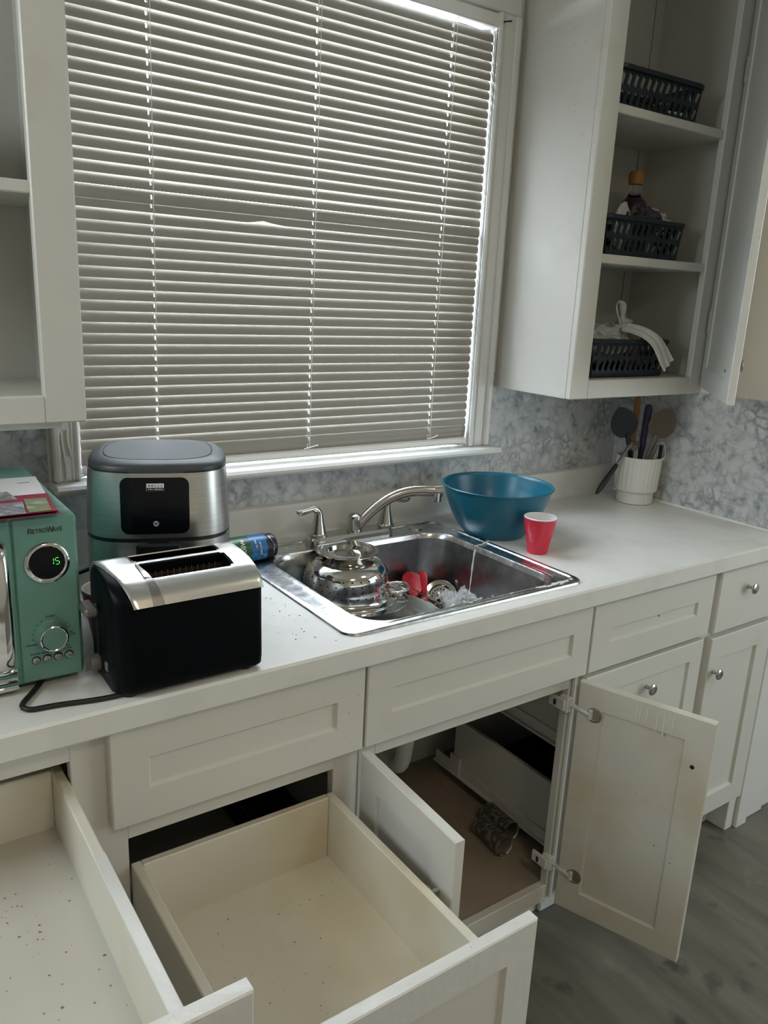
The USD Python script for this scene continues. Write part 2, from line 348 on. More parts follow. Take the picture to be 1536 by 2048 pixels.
def floor_mat():
    nodes = {'tc': ('texture_coordinate', {}), 'mp': ('mapping', {'scale': (7.0, 1.2, 1.0)}), 'n': ('noise_texture', {'scale': 2.2, 'detail': 6.0, 'roughness': .6}),
             'n2': ('noise_texture', {'scale': 1.7, 'detail': 4.0}), 'r': ('rgb_ramp', {'ramp': [(0.25, (.098, .092, .076)), (.5, (.155, .147, .122)), (.75, (.215, .204, .172))]}),
             'k': ('map_range', {'from_min': .60, 'from_max': .72, 'clamp': True}), 'n3': ('noise_texture', {'scale': 9.0, 'detail': 5.0}), 'c': ('mix', {'color2': (.055, .048, .040)}), 'c2': ('mix', {'color2': (.30, .29, .27)}),
             'n4': ('noise_texture', {'scale': 5.0, 'detail': 6.0, 'roughness': .7}), 'k4': ('map_range', {'from_min': .62, 'from_max': .72, 'to_max': .35, 'clamp': True}),
             'p': ('principled_bsdf', {'roughness': .42})}
    L = [('tc.object', 'mp.vector'), ('mp.vector', 'n.vector'), ('n.fac', 'r.fac'), ('tc.object', 'n3.vector'), ('n3.fac', 'k.value'), ('k.result', 'c.fac'), ('r.color', 'c.color1'),
         ('tc.object', 'n4.vector'), ('n4.fac', 'k4.value'), ('k4.result', 'c2.fac'), ('c.color', 'c2.color1'), ('c2.color', 'p.base_color')]
    del nodes['n2']
    MATS['vinyl_floor'] = usdkit.material(stage, '/World/Looks/vinyl_floor', nodes, L, surface='p.BSDF')
floor_mat()

# ------------------------------------------------------------------ the room
W, XL, YB, ZT = 1.845, -1.75, -3.5, 2.6
ZC, YF = 0.914, -0.635
YFR = -0.60                     # front of the base face frames
def slab(b): return box(*b, 0)
fl = struct('floor', 'grey brown vinyl floor with scuffs'); fl.part('sheet', slab((XL, 3.4, YB, .02, -.06, 0)), 'vinyl_floor')
ce = struct('ceiling'); ce.part('sheet', slab((XL, 3.4, YB, .16, ZT, ZT+.06)), 'ceiling_paint')
WX0, WX1, WZ0, WZ1 = .170, 1.205, 1.098, 2.165
wb = struct('wall_back', 'window wall above the worktop with marble paper'); 
wall = tri2man(slab((XL-.1, W+.02, 0, .15, 0, ZT))) - tri2man(slab((WX0-.01, WX1+.01, -.1, .3, WZ0-.015, WZ1+.01)))
wb.part('plaster', wall, 'wall_paint')
for nm, b in (('a', (-.95, .112, -.0012, .0005, .990, 1.30)), ('b', (.112, 1.285, -.0012, .0005, .990, 1.082)), ('c', (1.285, W, -.0012, .0005, .990, 1.30))):
    wb.part('marble_paper', slab(b), 'marble_paper')
wr = struct('wall_right', 'right wall with marble paper above the worktop')
wr.part('plaster', slab((W, 3.4, -.575, .15, 0, ZT)), 'wall_paint')
wr.part('marble_paper', slab((W-.0012, W+.0005, -.573, 0, ZC, 1.262)), 'marble_paper')
wr.part('caulk_line', tube([(W-.003, -.012, ZC+.001), (W-.003, -.3, ZC+.002), (W-.003, -.62, ZC+.001)], .005, 8), 'caulk')
wl = struct('wall_left'); wl.part('plaster', slab((XL-.1, XL, YB, 0, 0, ZT)), 'wall_paint')
wf = struct('wall_front'); wf.part('plaster', slab((XL-.1, 3.5, YB-.1, YB, 0, ZT)), 'wall_paint')
we = struct('wall_far'); we.part('plaster', slab((3.4, 3.5, YB, .15, 0, ZT)), 'wall_paint')
# boards that close the end of the run against the wall
t1 = struct('trim_1', 'white painted filler boards at the end of the base cabinets')
t1.part('board', box(1.852, 1.905, -.612, -.574, 0, .868, .002), 'trim_paint')
t1.part('board', box(1.907, 2.010, -.600, -.574, 0, ZT-.02, .003), 'trim_paint')
t1.part('board', box(2.016, 2.120, -.592, -.574, 0, ZT-.02, .003), 'trim_paint')
t2 = struct('trim_2'); t2.part('baseboard', box(2.122, 3.3, -.588, -.574, 0, .09, .003), 'trim_paint')

# window: casing, sill, jambs, two sashes
wn = struct('window_1', 'white painted double hung window over the sink')
P = 'trim_paint'
def casing(x0, x1, z0, z1, vertical=True, flip=False):
    ms = [box(x0, x1, -.018, 0, z0, z1, .002)]
    if vertical:
        w = x1-x0; s = (lambda a, b: (x0+a*w, x0+b*w)) if not flip else (lambda a, b: (x1-b*w, x1-a*w))
        for a, b, t in ((0, .16, .025), (.22, .34, .021), (.72, 1.0, .027)):
            q = s(a, b); ms.append(box(q[0], q[1], -t, -.010, z0, z1, .004))
    return cat(ms)
wn.part('casing', casing(WX1, 1.275, 1.098, 2.165), P, 25)
wn.part('casing', casing(.118, WX0, 1.098, 2.165, True, True), P, 25)
wn.part('casing', cat(box(.118, 1.275, -.020, 0, 2.165, 2.235, .003), box(.112, 1.281, -.027, -.005, 2.222, 2.240, .004)), P, 25)
wn.part('sill', cat(box(.108, 1.290, -.070, .01, 1.080, 1.098, .006), box(WX0, WX1, 0, .15, 1.082, 1.0975, .001)), P, 25)
wn.part('apron', box(.118, 1.275, -.012, 0, 1.070, 1.081, .003), P)
for nm, b in (('jamb', (WX0-.012, WX0, 0, .15, 1.09, 2.17)), ('jamb', (WX1, WX1+.012, 0, .15, 1.09, 2.17)), ('jamb', (WX0, WX1, 0, .15, WZ1, WZ1+.012))):
    wn.part(nm, box(*b, .001), P)
wn.part('light_stop', box(WX1-.020, WX1, .018, .034, 1.098, 2.164, .002), P); wn.part('light_stop', box(WX0, WX0+.020, .018, .034, 1.098, 2.164, .002), P)  # stops shaped and set close behind the slats to block light at the edges
def sash(z0, z1, y):
    w = .042; return cat(box(WX0+.002, WX1-.002, y, y+.030, z0, z0+w+.01, .003), box(WX0+.002, WX1-.002, y, y+.030, z1-w, z1, .003),
                         box(WX0+.002, WX0+w, y, y+.030, z0, z1, .003), box(WX1-w, WX1-.002, y, y+.030, z0, z1, .003))
s1 = wn.part('sash', sash(1.100, 1.645, .055), P); wn.part('pane', slab((WX0+.04, WX1-.04, .068, .071, 1.15, 1.60)), 'window_pane', parent=s1)
s2 = wn.part('sash', sash(1.605, 2.160, .092), P); wn.part('pane', slab((WX0+.04, WX1-.04, .105, .108, 1.65, 2.12)), 'window_pane', parent=s2)
# lumps of old paint on the left casing
for k, (x, z0, z1) in enumerate(((.128, 1.13, 1.19), (.139, 1.105, 1.20), (.150, 1.15, 1.205))):
    pts = spline([(x+.003*math.sin(k+q), -.021-.0015*(q % 2), z0+(z1-z0)*q/4) for q in range(5)], 14)
    wn.part('paint_drip', tube(pts, .0022+.001*np.abs(np.sin(np.arange(14))), 7), P, 40)
wn.part('nail', cyl((1.214, -.024, 2.143), (1.232, -.034, 2.146), .0018, n=8), 'black_rubber')

# ------------------------------------------------------------------ venetian blind
bl = T('window_blind', 'off-white vinyl slat blind lowered over the sink window', 'blind', (.69, 0, 1.1))
BX0, BX1, PITCH = .1765, 1.2015, .0214
CORDS = (.338, .708, 1.075)
def slat(z, tilt, w=.0252, sag=.0032, dent=None, x1=BX1, dy=0.0, skew=0.0):
    """Curved strip with slots at the cords. tilt: degrees from horizontal, room edge down."""
    n = 7; u = np.linspace(-1, 1, n)
    c, s = math.cos(math.radians(tilt)), math.sin(math.radians(tilt))
    a = u*w/2; b = sag*(1-u*u)                         # a: across (+ towards outside/up), b: crown towards room/up
    Y = a*c - b*s; Z = a*s + b*c
    xs = [BX0]
    for k in CORDS: xs += [k-.0016, k+.0016]
    xs = sorted(xs+[x1]+list(np.linspace(BX0, x1, 12)[1:-1])+([dent-.05, dent-.02, dent, dent+.02, dent+.05] if dent else []))
    th = .0005; v = []; 
    for x in xs:
        lift = 0.0
        if dent: lift = .006*math.exp(-((x-dent)/.022)**2)
        e = .35 if x in (xs[0], xs[-1]) else 0.0
        for o in (0, th):
            for j in range(n):
                q = 1.0 - e*(abs(u[j])**3)
                v.append((x - (e*.006*(abs(u[j])**3) if x == xs[-1] else -e*.006*(abs(u[j])**3) if x == xs[0] else 0), dy+Y[j]+o*s - lift*.3*(u[j] > .5), z+Z[j]-o*c + lift*max(0, -u[j]) + skew*(x-.69)))
    f = []; m = 2*n
    for i in range(len(xs)-1):
        slot = any(abs(xs[i]-(k-.0016)) < 1e-9 for k in CORDS)
        for j in range(n-1):
            if slot and j in (2, 3): continue
            p, q = i*m+j, (i+1)*m+j
            f += [(p, q, q+1), (p, q+1, p+1)]; p += n; q += n; f += [(p, q+1, q), (p, p+1, q+1)]
    for i in range(len(xs)-1):
        for j, fl_ in ((0, 0), (n-1, 1)):
            p, q = i*m+j, (i+1)*m+j
            f += [(p, p+n, q+n), (p, q+n, q)] if not fl_ else [(p, q+n, p+n), (p, q, q+n)]
    return TM(v, f)
TILT = 71
zs = [1.1285, 1.1375] + [1.148 + PITCH*k for k in range(46)]
for k, z in enumerate(zs):
    t = TILT + rng.uniform(-1.0, 1.0); dent = None; sk = rng.uniform(-.0008, .0008); dy = 0
    if k < 3: t = 80; dy = -.001*k
    if k > 3 and abs(z-1.661) < .0108: t = 84; z -= .0035; dy = -.002
    elif abs(z-1.640) < .0108: t = 74; dent = .585; sk = -.003
    bl.part('slat', slat(z, t, dent=dent, skew=sk, dy=dy, x1=BX1+.002*(z-1.15)), 'blind_vinyl', 50)
bl.part('bottom_rail', cat(box(BX0, BX1-.003, -.014, .014, 1.106, 1.124, .004), box(BX0-.001, BX0+.012, -.015, .015, 1.105, 1.125, .004), box(BX1-.016, BX1-.002, -.015, .015, 1.105, 1.125, .004)), 'blind_end', 30)
bl.part('head_rail', box(BX0-.004, BX1+.008, -.020, .022, 2.130, 2.160, .003), 'blind_end', 30)
for x in CORDS:
    top, bot = (x+.004, -.004, 2.135), (x-.004, -.004, 1.12)
    bl.part('lift_cord', tube([top, (x, -.002, 1.6), bot], .0009, 6), 'cord_white')
    for y in (-.0135,):
        bl.part('ladder_cord', tube([(x+.006, y, 2.135), (x+.001, y, 1.6), (x-.002, y, 1.125)], .0006, 6), 'cord_white')
bl.part('cord_knot', cat(*[tube(spline([(CORDS[2]-.012, -.016, 1.128), (CORDS[2]+.004, -.018, 1.131), (CORDS[2]+.022, -.016, 1.136)], 10), .0012, 6), tube(spline([(CORDS[1]-.02, -.017, 1.127), (CORDS[1], -.018, 1.131), (CORDS[1]+.02, -.016, 1.134)], 10), .0013, 6)]), 'cord_white')

# ------------------------------------------------------------------ worktop
ctop = tri2man(box(-.95, W-.001, YF, -.001, .871, ZC, .004)) - tri2man(slab((.478, 1.046, -.583, -.088, .80, 1.0)))
ct = T('countertop', 'off-white laminate worktop with coved backsplash lip under the window', 'countertop', (.45, -.32, ZC))
ct.part('slab', ctop, 'laminate', 30)
prof = [(-.001, ZC-.002), (-.030, ZC-.002), (-.030, ZC+.0005), (-.0255, ZC+.003), (-.0225, ZC+.009), (-.0215, .985), (-.019, .9935), (-.013, .9965), (-.001, .9965)]
lip = ring_loft([np.array([(x, y, z) for y, z in prof]) for x in np.linspace(-.95, W-.001, 8)])
ct.part('backsplash', lip, 'laminate', 40)
# chips and crumbs lying on the worktop near the sink
cr = []
for k in range(34):
    x, y = rng.uniform(.36, .50), rng.uniform(-.60, -.30); r = rng.uniform(.0004, .0011)
    if x > .44: x -= .06
    cr.append(blob((x, y, ZC+r*.6), (r*rng.uniform(1, 1.8), r, r*.7), k, .3, 1))
single('crumbs', 'scattered dark food crumbs on the worktop left of the sink', 'crumbs', cat(cr), 'sill_dirt', kind='stuff')

# ------------------------------------------------------------------ base cabinets
CP = 'cabinet_paint'
def knob(th, c, d=(0, -1, 0), parent=None, r=.0145, L=.024, mat='nickel'):
    """Mushroom knob at c (on the face) pointing along d."""
    d = np.array(d, float); d /= np.linalg.norm(d)
    pr = [(.0055, -.001), (.0050, .004), (.0042, .010), (.0046, L-.010), (r*.75, L-.0075), (r, L-.005), (r, L-.003), (r*.8, L-.0005), (r*.3, L)]
    m = lathe(pr, 20); z = d; x = np.cross([0, 0, 1.0], z); x /= np.linalg.norm(x); y = np.cross(z, x)
    m.apply_transform(mat4(x, y, z, c)); return th.part('knob', m, mat, 40, parent=parent)
def front(th, name, x0, x1, z0, z1, ins=.055, yf=-.620, both=False, mat=CP, rec=.006, parent=None, t=.020):
    fr, pn = shaker(x1-x0, z1-z0, t=t, ins=ins, both=both, rec=rec)
    a = th.part(name, move(fr, x0, yf, z0), mat, parent=parent); th.part('centre_panel', move(pn, x0, yf, z0), mat, parent=a)
    return a
YI = -.58    # inside of the face frame
# left: drawer base with the two pulled out drawers
lb = T('base_cabinet', 'white painted base cabinet with two drawers pulled far out', 'cabinet', (-.2, -.3, 0))
lb.part('face_frame', cat(box(-.011, .067, YFR, YI, .10, .871, .0015), box(.066, .436, YFR, YI, .667, .871, .0015), box(.434, .486, YFR, YI, .10, .871, .0015),
                          box(.066, .436, YFR, YI, .10, .385, .0015), box(-.70, -.010, YFR, YI, .827, .871, .0015), box(-.70, -.010, YFR, YI, .10, .640, .0015), box(-.72, -.60, YFR, YI, .10, .871, .0015)), CP, label=None)
lb.part('back_panel', cat(box(-.72, .20, -.012, -.002, .06, .865, 0), box(.206, .516, -.012, -.002, .06, .865, 0)), 'cabinet_inside')
lb.part('bottom_panel', box(-.72, .516, YI, -.012, .125, .14, 0), 'cabinet_inside')
lb.part('side_panel', box(.503, .518, YI, -.012, .125, .865, 0), 'cabinet_inside')
lb.part('side_panel', box(-.735, -.72, YFR, -.002, .0, .865, 0), CP)
lb.part('divider', box(.018, .030, YI, -.012, .14, .865, 0), 'cabinet_inside')
lb.part('shelf', box(.030, .503, -.50, -.012, .392, .404, 0), 'cabinet_inside')
lb.part('toe_kick', box(-.72, .50, -.53, -.52, 0, .125, 0), CP)
front(lb, 'false_front', .040, .4825, .7035, .8675, ins=.056)
def drawer(th, x0, x1, yb, yf_, zb, zt, fx0, fx1, fz0, fz1, mat, inner, zfloor):
    b = th.part('drawer', box(x0+.010, x1-.010, yf_, yb, zfloor-.008, zfloor, 0), inner)
    th.part('side_panel', box(x0, x0+.015, yf_, yb, zb, zt, .002), mat, parent=b)
    rng_edge = box(x1-.015, x1, yf_, yb, zb, zt, .002)
    th.part('side_panel', rng_edge, mat, parent=b)
    th.part('back_panel', box(x0+.015, x1-.015, yb-.014, yb, zb+.01, zt, .0015), mat, parent=b)
    fr, pn = shaker(fx1-fx0, fz1-fz0, t=.019, ins=.055, rec=.006)
    th.part('drawer_front', move(fr, fx0, yf_-.019, fz0), 'chipped_paint', parent=b)
    th.part('centre_panel', move(pn, fx0, yf_-.019, fz0), CP, parent=b)
    th.part('slide', box(x1, x1+.004, yb-.40, yb+.05, zb+.012, zb+.04, .001), 'old_metal', parent=b)
    return b
d1 = drawer(lb, -.60, -.013, -.545, -1.066, .655, .796, -.66, .045, .615, .820, 'drawer_paint', 'speckled_drawer_paint', .700)
# flaking paint on the front half of that drawer's right board
lb.part('flaking_paint', box(-.0285, -.0128, -1.066, -.775, .7935, .7968, .001), 'chipped_paint', parent=d1)
d2 = drawer(lb, .070, .436, -.596, -1.014, .420, .620, .02, .517, .375, .640, 'drawer_paint', 'drawer_paint', .497)
# middle: sink base
sb = T('sink_cabinet', 'white painted sink base cabinet with both doors standing open', 'cabinet', (.76, -.3, 0))
sb.part('face_frame', cat(box(.487, .524, YFR, YI, .10, .871, .0015), box(.523, 1.044, YFR, YI, .668, .871, .0015), box(1.043, 1.083, YFR, YI, .10, .871, .0015), box(.523, 1.044, YFR, YI, .105, .150, .0015)), CP)
sb.part('hinge_stile', box(1.050, 1.062, YFR-.008, YFR, .115, .70, .003), CP)
front(sb, 'false_front', .4875, 1.0725, .7035, .8672, ins=.056)
sb.part('floor_panel', box(.519, 1.080, YI, -.0125, .130, .145, 0), 'cabinet_floor')
sb.part('back_panel', box(.519, 1.080, -.012, -.002, .0, .865, 0), 'cabinet_inside')
sb.part('toe_kick', box(.50, 1.10, -.53, -.52, 0, .13, 0), CP)
def hung_door(th, hx, hy, ang, w, z0, z1, sgn, mat, t=.019, both=True, ins=.055, knob_at=None, screw=None):
    """Door hinged at (hx,hy); local x runs from the hinge, sgn=+1: local front (y=0) faces the outer side."""
    fr, pn = shaker(w, z1-z0, t=t, ins=ins, both=both, rec=.006)
    M = trimesh.transformations.rotation_matrix(math.radians(ang), [0, 0, 1]); M[:3, 3] = (hx, hy, z0)
    out = []
    for m in (fr, pn):
        m = m.copy()
        if sgn < 0: m.apply_transform(np.diag([1, -1, 1, 1])); m.invert()
        m.apply_transform(M); out.append(m)
    return out, M
# left door: opened square to the frame (points to -y); outer face looks left
(fr, pn), M = hung_door(sb, .478, -.622, -92.5, .281, .121, .700, 1, CP)
dl = sb.part('door', fr, CP); sb.part('centre_panel', pn, CP, parent=dl)
ld = np.array([math.cos(math.radians(-92.5)), math.sin(math.radians(-92.5)), 0]); ln = np.array([ld[1], -ld[0], 0])
kc = np.array([.478, -.622, .591]) + ld*.246; knob(sb, kc+ln*-.0, (-1, .02, 0), dl)
# right door: opened about 110 degrees, its inner face towards the sink
ANG = -70.0
(fr, pn), M = hung_door(sb, 1.062, -.622, ANG, .286, .119, .699, -1, 'stained_door_paint')
dr = sb.part('door', fr, 'stained_door_paint', label='stained inner face of open cabinet door'); sb.part('centre_panel', pn, 'stained_door_paint', parent=dr)
rd = np.array([math.cos(math.radians(ANG)), math.sin(math.radians(ANG)), 0]); rn = np.array([rd[1], -rd[0], 0])   # rn: towards the sink side
for z in (.630, .215):
    c = np.array([1.062, -.622, z]) + rd*.040
    face = c + rn*.019
    cup = lathe([(.0175, 0), (.0175, .0012), (.013, .0016), (.012, .0006)], 24); cup.apply_transform(mat4((0, 0, 1), np.cross(rn, (0, 0, 1.0)), rn, face))
    h = sb.part('hinge', cup, 'old_metal', 40, parent=dr)
    a = face + rn*.004 + rd*.006; b = np.array([1.046, -.594, z+.004]); mid = np.array([1.047, -.630, z+.002])
    sb.part('hinge_arm', cat(box(1.032, 1.050, -.612, -.585, z-.017, z+.021, .003), box(1.026, 1.034, -.606, -.560, z-.012, z+.016, .002), cyl(b, mid, .0055, n=8), cyl(mid, face+rn*.004-rd*.010, .0050, n=8), box(-.004, .004, -.004, .004, -.011, .011, .001).apply_translation(face+rn*.003-rd*.008)), 'chipped_paint', 30)
    sb.part('hinge_slot', cyl((1.0255, -.580, z-.004), (1.0255, -.580, z+.008), .0032), 'black_rubber')
sc = np.array([1.062, -.622, .590]) + rd*.253 + rn*.019
sb.part('screw_head', move(lathe([(.0045, 0), (.0045, .001), (.002, .0016)], 12), 0, 0, 0).apply_transform(mat4((0, 0, 1), np.cross(rn, (0, 0, 1.0)), rn, sc)), 'black_rubber', parent=dr)
pts = []
for k, (u, L_) in enumerate(((.128, .030), (.136, .040), (.150, .028), (.172, .045), (.186, .052), (.205, .030))):
    p = np.array([1.062, -.622, .688]) + rd*u + rn*.0192
    pts.append(tube([p, p-np.array([0, 0, L_*.5]), p-np.array([0, 0, L_])], [.0011, .0016, .0012], 6))
sb.part('paint_drip', cat(pts), 'caulk', 30, parent=dr)
# drain pipe under the basin
pv = T('drain_pipe', 'white plastic drain pipe under the sink basin', 'pipe', (.78, -.34, .4))
pv.part('tailpiece', lathe([(.020, .52), (.020, .76)], 20, (.78, -.36, 0)), 'pvc', 40)
pv.part('trap', tube(spline([(.78, -.36, .53), (.78, -.36, .47), (.79, -.33, .41), (.81, -.28, .39), (.825, -.23, .42), (.83, -.20, .46), (.83, -.12, .47), (.83, -.013, .47)], 34), .0195, 14), 'pvc', 50)
pv.part('slip_nut', lathe([(.020, .50), (.027, .502), (.027, .53), (.020, .532)], 10, (.78, -.36, 0)), 'pvc', 30)
# right: drawers beside the sink, one false drawer front and a knobbed drawer, doors below
rb = T('base_cabinet', 'white painted base cabinet with knobbed doors and drawers beside the right wall', 'cabinet', (1.46, -.3, 0))
rb.part('face_frame', cat(box(1.084, 1.118, YFR, YI, .10, .871, .0015), box(1.117, 1.49, YFR, YI, .69, .871, .0015), box(1.117, 1.49, YFR, YI, .10, .15, .0015), box(1.49, 1.57, YFR, YI, .10, .871, .0015), box(1.57, 1.851, YFR, YI, .10, .871, .0015)), CP)
front(rb, 'drawer_front', 1.0775, 1.5225, .7035, .8630, ins=.062)
rb.part('screw_hole', cyl((1.315, -.6145, .793), (1.315, -.6135, .793), .0022, n=10), 'black_rubber')
a = rb.part('drawer_front', box(1.546, 1.830, -.620, -.600, .696, .862, .004), CP, 25); knob(rb, (1.672, -.620, .806), parent=a)
a = front(rb, 'door', 1.0775, 1.5120, .125, .692, ins=.050); knob(rb, (1.305, -.614, .612), parent=a)
a = front(rb, 'door', 1.5480, 1.8300, .125, .683, ins=.062, rec=.008); knob(rb, (1.572, -.620, .588), parent=a)
rb.part('floor_panel', box(1.081, 1.84, YI, -.0125, .130, .145, 0), 'cabinet_floor'); rb.part('back_panel', box(1.081, 1.84, -.012, -.002, .0, .865, 0), 'cabinet_inside')
rb.part('toe_kick', box(1.10, 1.82, -.53, -.52, 0, .125, 0), CP)
rb.part('foot', box(1.812, 1.850, -.60, -.515, 0, .105, .002), 'chipped_paint')
rb.part('toe_baseboard', box(1.10, 1.81, -.542, -.530, 0, .06, .003), 'trim_paint')
# its two drawer boxes seen through the open sink base
for z0, z1 in ((.190, .350), (.470, .60)):
    b = rb.part('drawer_box', cat(box(1.122, 1.134, -.575, -.150, z0, z1, .001), box(1.44, 1.452, -.575, -.150, z0, z1, .001), box(1.134, 1.44, -.162, -.150, z0, z1, .001)), 'cabinet_inside')
    rb.part('drawer_bottom', box(1.134, 1.44, -.575, -.162, z0+.01, z0+.018, 0), 'dark_void', parent=b)  # bottom coloured near black for the shade inside the drawer box
    rb.part('slide', cat(box(1.118, 1.122, -.578, -.075, z0-.006, z0+.024, .001), box(1.110, 1.119, -.578, -.075, z0-.010, z0-.004, .0005), box(1.112, 1.122, -.185, -.145, z0-.006, z0+.050, .001)), 'pvc', parent=b)
tray = T('black_tray', 'flat black plastic tray on the shelf behind the pulled out drawer', 'tray', (.44, -.25, .404))
tray.part('tray_body', cat(box(.365, .498, -.45, -.10, .4045, .412, .002), box(.365, .371, -.45, -.10, .41, .428, .002), box(.492, .498, -.45, -.10, .41, .428, .002)), 'black_plastic')
tray.part('ridge', cat(*[tube([(.385+.012*k, -.44, .414), (.385+.012*k, -.12, .414)], .003, 8) for k in range(3)]), 'gray_button', 40)

# ------------------------------------------------------------------ wall cabinets
def wall_cab(th, x0, x1, y, z0, z1, st_l, st_r, rail, shelves, xo=None, back_seam=None):
    """Open face-frame wall cabinet; st: stile widths."""
    th.part('side_panel', box(x0, x0+.018, y+.018, -.001, z0, z1, .001), CP); th.part('side_panel', box(x1-.018, x1, y+.018, -.001, z0, z1, .001), 'cabinet_inside')
    th.part('face_frame', cat(box(x0, x0+st_l, y, y+.019, z0, z1, .0025), box(x1-st_r, x1, y, y+.019, z0, z1, .0025), box(x0+st_l-.001, x1-st_r+.001, y, y+.019, z0, z0+rail, .0025)), CP)
    th.part('bottom_panel', box(x0+.018, x1-.018, y+.019, -.006, z0+rail-.020, z0+rail-.001, .001), 'cabinet_inside')
    th.part('top_panel', box(x0, x1, y, -.001, z1-.02, z1, .001), CP)
    for a, b in shelves: th.part('shelf', box(x0+.018, x1-.018, y+.004, -.006, a, b, .002), CP)
ur = T('wall_cabinet', 'open white wall cabinet holding three dark baskets, right of the window', 'cabinet', (1.57, -.14, 1.256))
UY, UX0, UX1 = -.2825, 1.301, 1.8435
wall_cab(ur, UX0, UX1, UY, 1.258, 2.56, .063, .056, .048, ((1.592, 1.614), (1.930, 1.951)))
ur.part('seam_shade_strip', box(1.780, 1.800, -.0025, -.001, 1.26, 2.55, 0), 'dark_void'); ur.part('back_panel', box(UX0+.018, 1.7865, -.006, -.001, 1.26, 2.55, 0), 'cabinet_inside'); ur.part('back_panel', box(1.7915, UX1-.018, -.0055, -.001, 1.26, 2.55, 0), 'cabinet_inside')  # dark strip behind the panels, colouring in the shade of their seam
# its door, hinged at the wall and left about 42 degrees open
ua = 180+42.0
fr, pn = shaker(.44, 1.26, t=.019, ins=.058, both=True, rec=.004)
Mu = trimesh.transformations.rotation_matrix(math.radians(ua), [0, 0, 1]); Mu[:3, 3] = (1.832, -.287, 1.278)
ud = [m.copy() for m in (fr, pn)]
for m in ud: m.apply_transform(Mu)
udo = ur.part('door', ud[0], 'chipped_paint', label='open door seen edge-on'); ur.part('centre_panel', ud[1], CP, parent=udo)
# local y=0 is the side towards the cabinet; the knob sits on the other side (y = t)
dd = np.array([math.cos(math.radians(ua)), math.sin(math.radians(ua)), 0]); dn = np.array([-dd[1], dd[0], 0])
kp = np.array([1.832, -.287, 1.366]) + dd*.365 + dn*.019
knob(ur, kp, dn, udo, mat='old_metal', L=.020)
ur.part('screw_head', lathe([(.004, 0), (.004, .001), (.002, .0014)], 12).apply_transform(mat4((0, 0, 1), np.cross(-dn, (0, 0, 1.0)), -dn, np.array([1.832, -.287, 1.352])+dd*.365)), 'nickel', parent=udo)
for z in (1.46, 2.10): ur.part('hinge', cyl((1.829, -.288, z-.03), (1.829, -.288, z+.03), .0035, n=10), 'old_metal', parent=udo)
ul = T('wall_cabinet', 'open white wall cabinet with one empty shelf, left of the window', 'cabinet', (-.4, -.14, 1.256))
wall_cab(ul, -.95, .120, UY, 1.262, 2.56, .05, .066, .046, ((1.617, 1.636),))
ul.part('back_panel', box(-.93, .102, -.006, -.001, 1.26, 2.55, 0), 'cabinet_inside')
ul.part('under_strip', box(-.95, .085, -.262, -.240, 1.250, 1.262, .001), CP)
pot = T('dark_saucepan', 'dark round lidded saucepan on the upper shelf of the left wall cabinet', 'saucepan', (-.16, -.15, 1.636))
pot.part('pan_body', lathe([(.085, 1.6362), (.095, 1.642), (.098, 1.76), (.100, 1.762), (.096, 1.764), (.03, 1.78)], 32, (-.16, -.15, 0)), 'charcoal_plastic', 40)
pot.part('lid_knob', lathe([(.008, 1.775), (.010, 1.79), (.020, 1.80), (.018, 1.81), (.006, 1.813)], 20, (-.16, -.15, 0)), 'black_plastic', 40)
pot.part('handle', tube(spline([(-.065, -.16, 1.745), (-.03, -.20, 1.755), (-.003, -.235, 1.765), (.006, -.245, 1.768)], 12), [.009]*9+[.0125, .0135, .010], 12, cap=True), 'black_plastic', 50)

# ------------------------------------------------------------------ sink and tap
sk = T('kitchen_sink', 'single bowl stainless steel drop-in sink with dishes in it', 'sink', (.761, -.334, .735))
def rr3(cx, cy, w, h, r, z, n=8): q = rrect(w, h, r, n); return np.c_[q[:, 0]+cx, q[:, 1]+cy, np.full(len(q), z)]
SX0, SX1, SY0, SY1 = .4585, 1.063, -.5975, -.070
sx, sy, sw, sh = (SX0+SX1)/2, (SY0+SY1)/2, SX1-SX0, SY1-SY0
ox0, ox1, oy0, oy1 = .517, 1.008, -.574, -.152
ox, oy, ow, oh = (ox0+ox1)/2, (oy0+oy1)/2, ox1-ox0, oy1-oy0
def L_(a, b, t): return a+(b-a)*t
def blend(t, z, extra=0): # from rim outline to opening outline
    return rr3(L_(sx, ox, t), L_(sy, oy, t), L_(sw, ow, t)+extra, L_(sh, oh, t)+extra, L_(.030, .068, t), z)
rim = [rr3(sx, sy, sw, sh, .030, ZC+.0002), rr3(sx, sy, sw-.003, sh-.003, .030, ZC+.004), rr3(sx, sy, sw-.010, sh-.010, .030, ZC+.0062), rr3(sx, sy, sw-.026, sh-.026, .030, ZC+.0060),
       rr3(sx, sy, sw-.032, sh-.032, .030, ZC+.0032), blend(.62, ZC+.0030), blend(.80, ZC+.0032), blend(.87, ZC+.0058), blend(.97, ZC+.0050), blend(1.0, ZC+.0020), rr3(ox, oy, ow-.006, oh-.006, .066, ZC-.008)]
sk.part('rim', ring_loft(rim, False, False), 'rim_steel', 30)
bas = [rr3(ox, oy, ow-.006, oh-.006, .066, ZC-.008)]
for t in np.linspace(0, 1, 4)[1:]: bas.append(rr3(ox, oy, L_(ow-.006, ow-.028, t), L_(oh-.006, oh-.028, t), .064, L_(ZC-.008, .775, t)))
for a in np.linspace(0, PI/2, 7)[1:]:
    d = .042*(1-math.cos(a)); bas.append(rr3(ox, oy, ow-.028-2*d, oh-.028-2*d, .064-d*.6, .775-.040*math.sin(a)))
bas.append(rr3(ox, oy, .16, .14, .06, .733))
sk.part('basin', ring_loft(bas, False, True), 'stainless', 50)
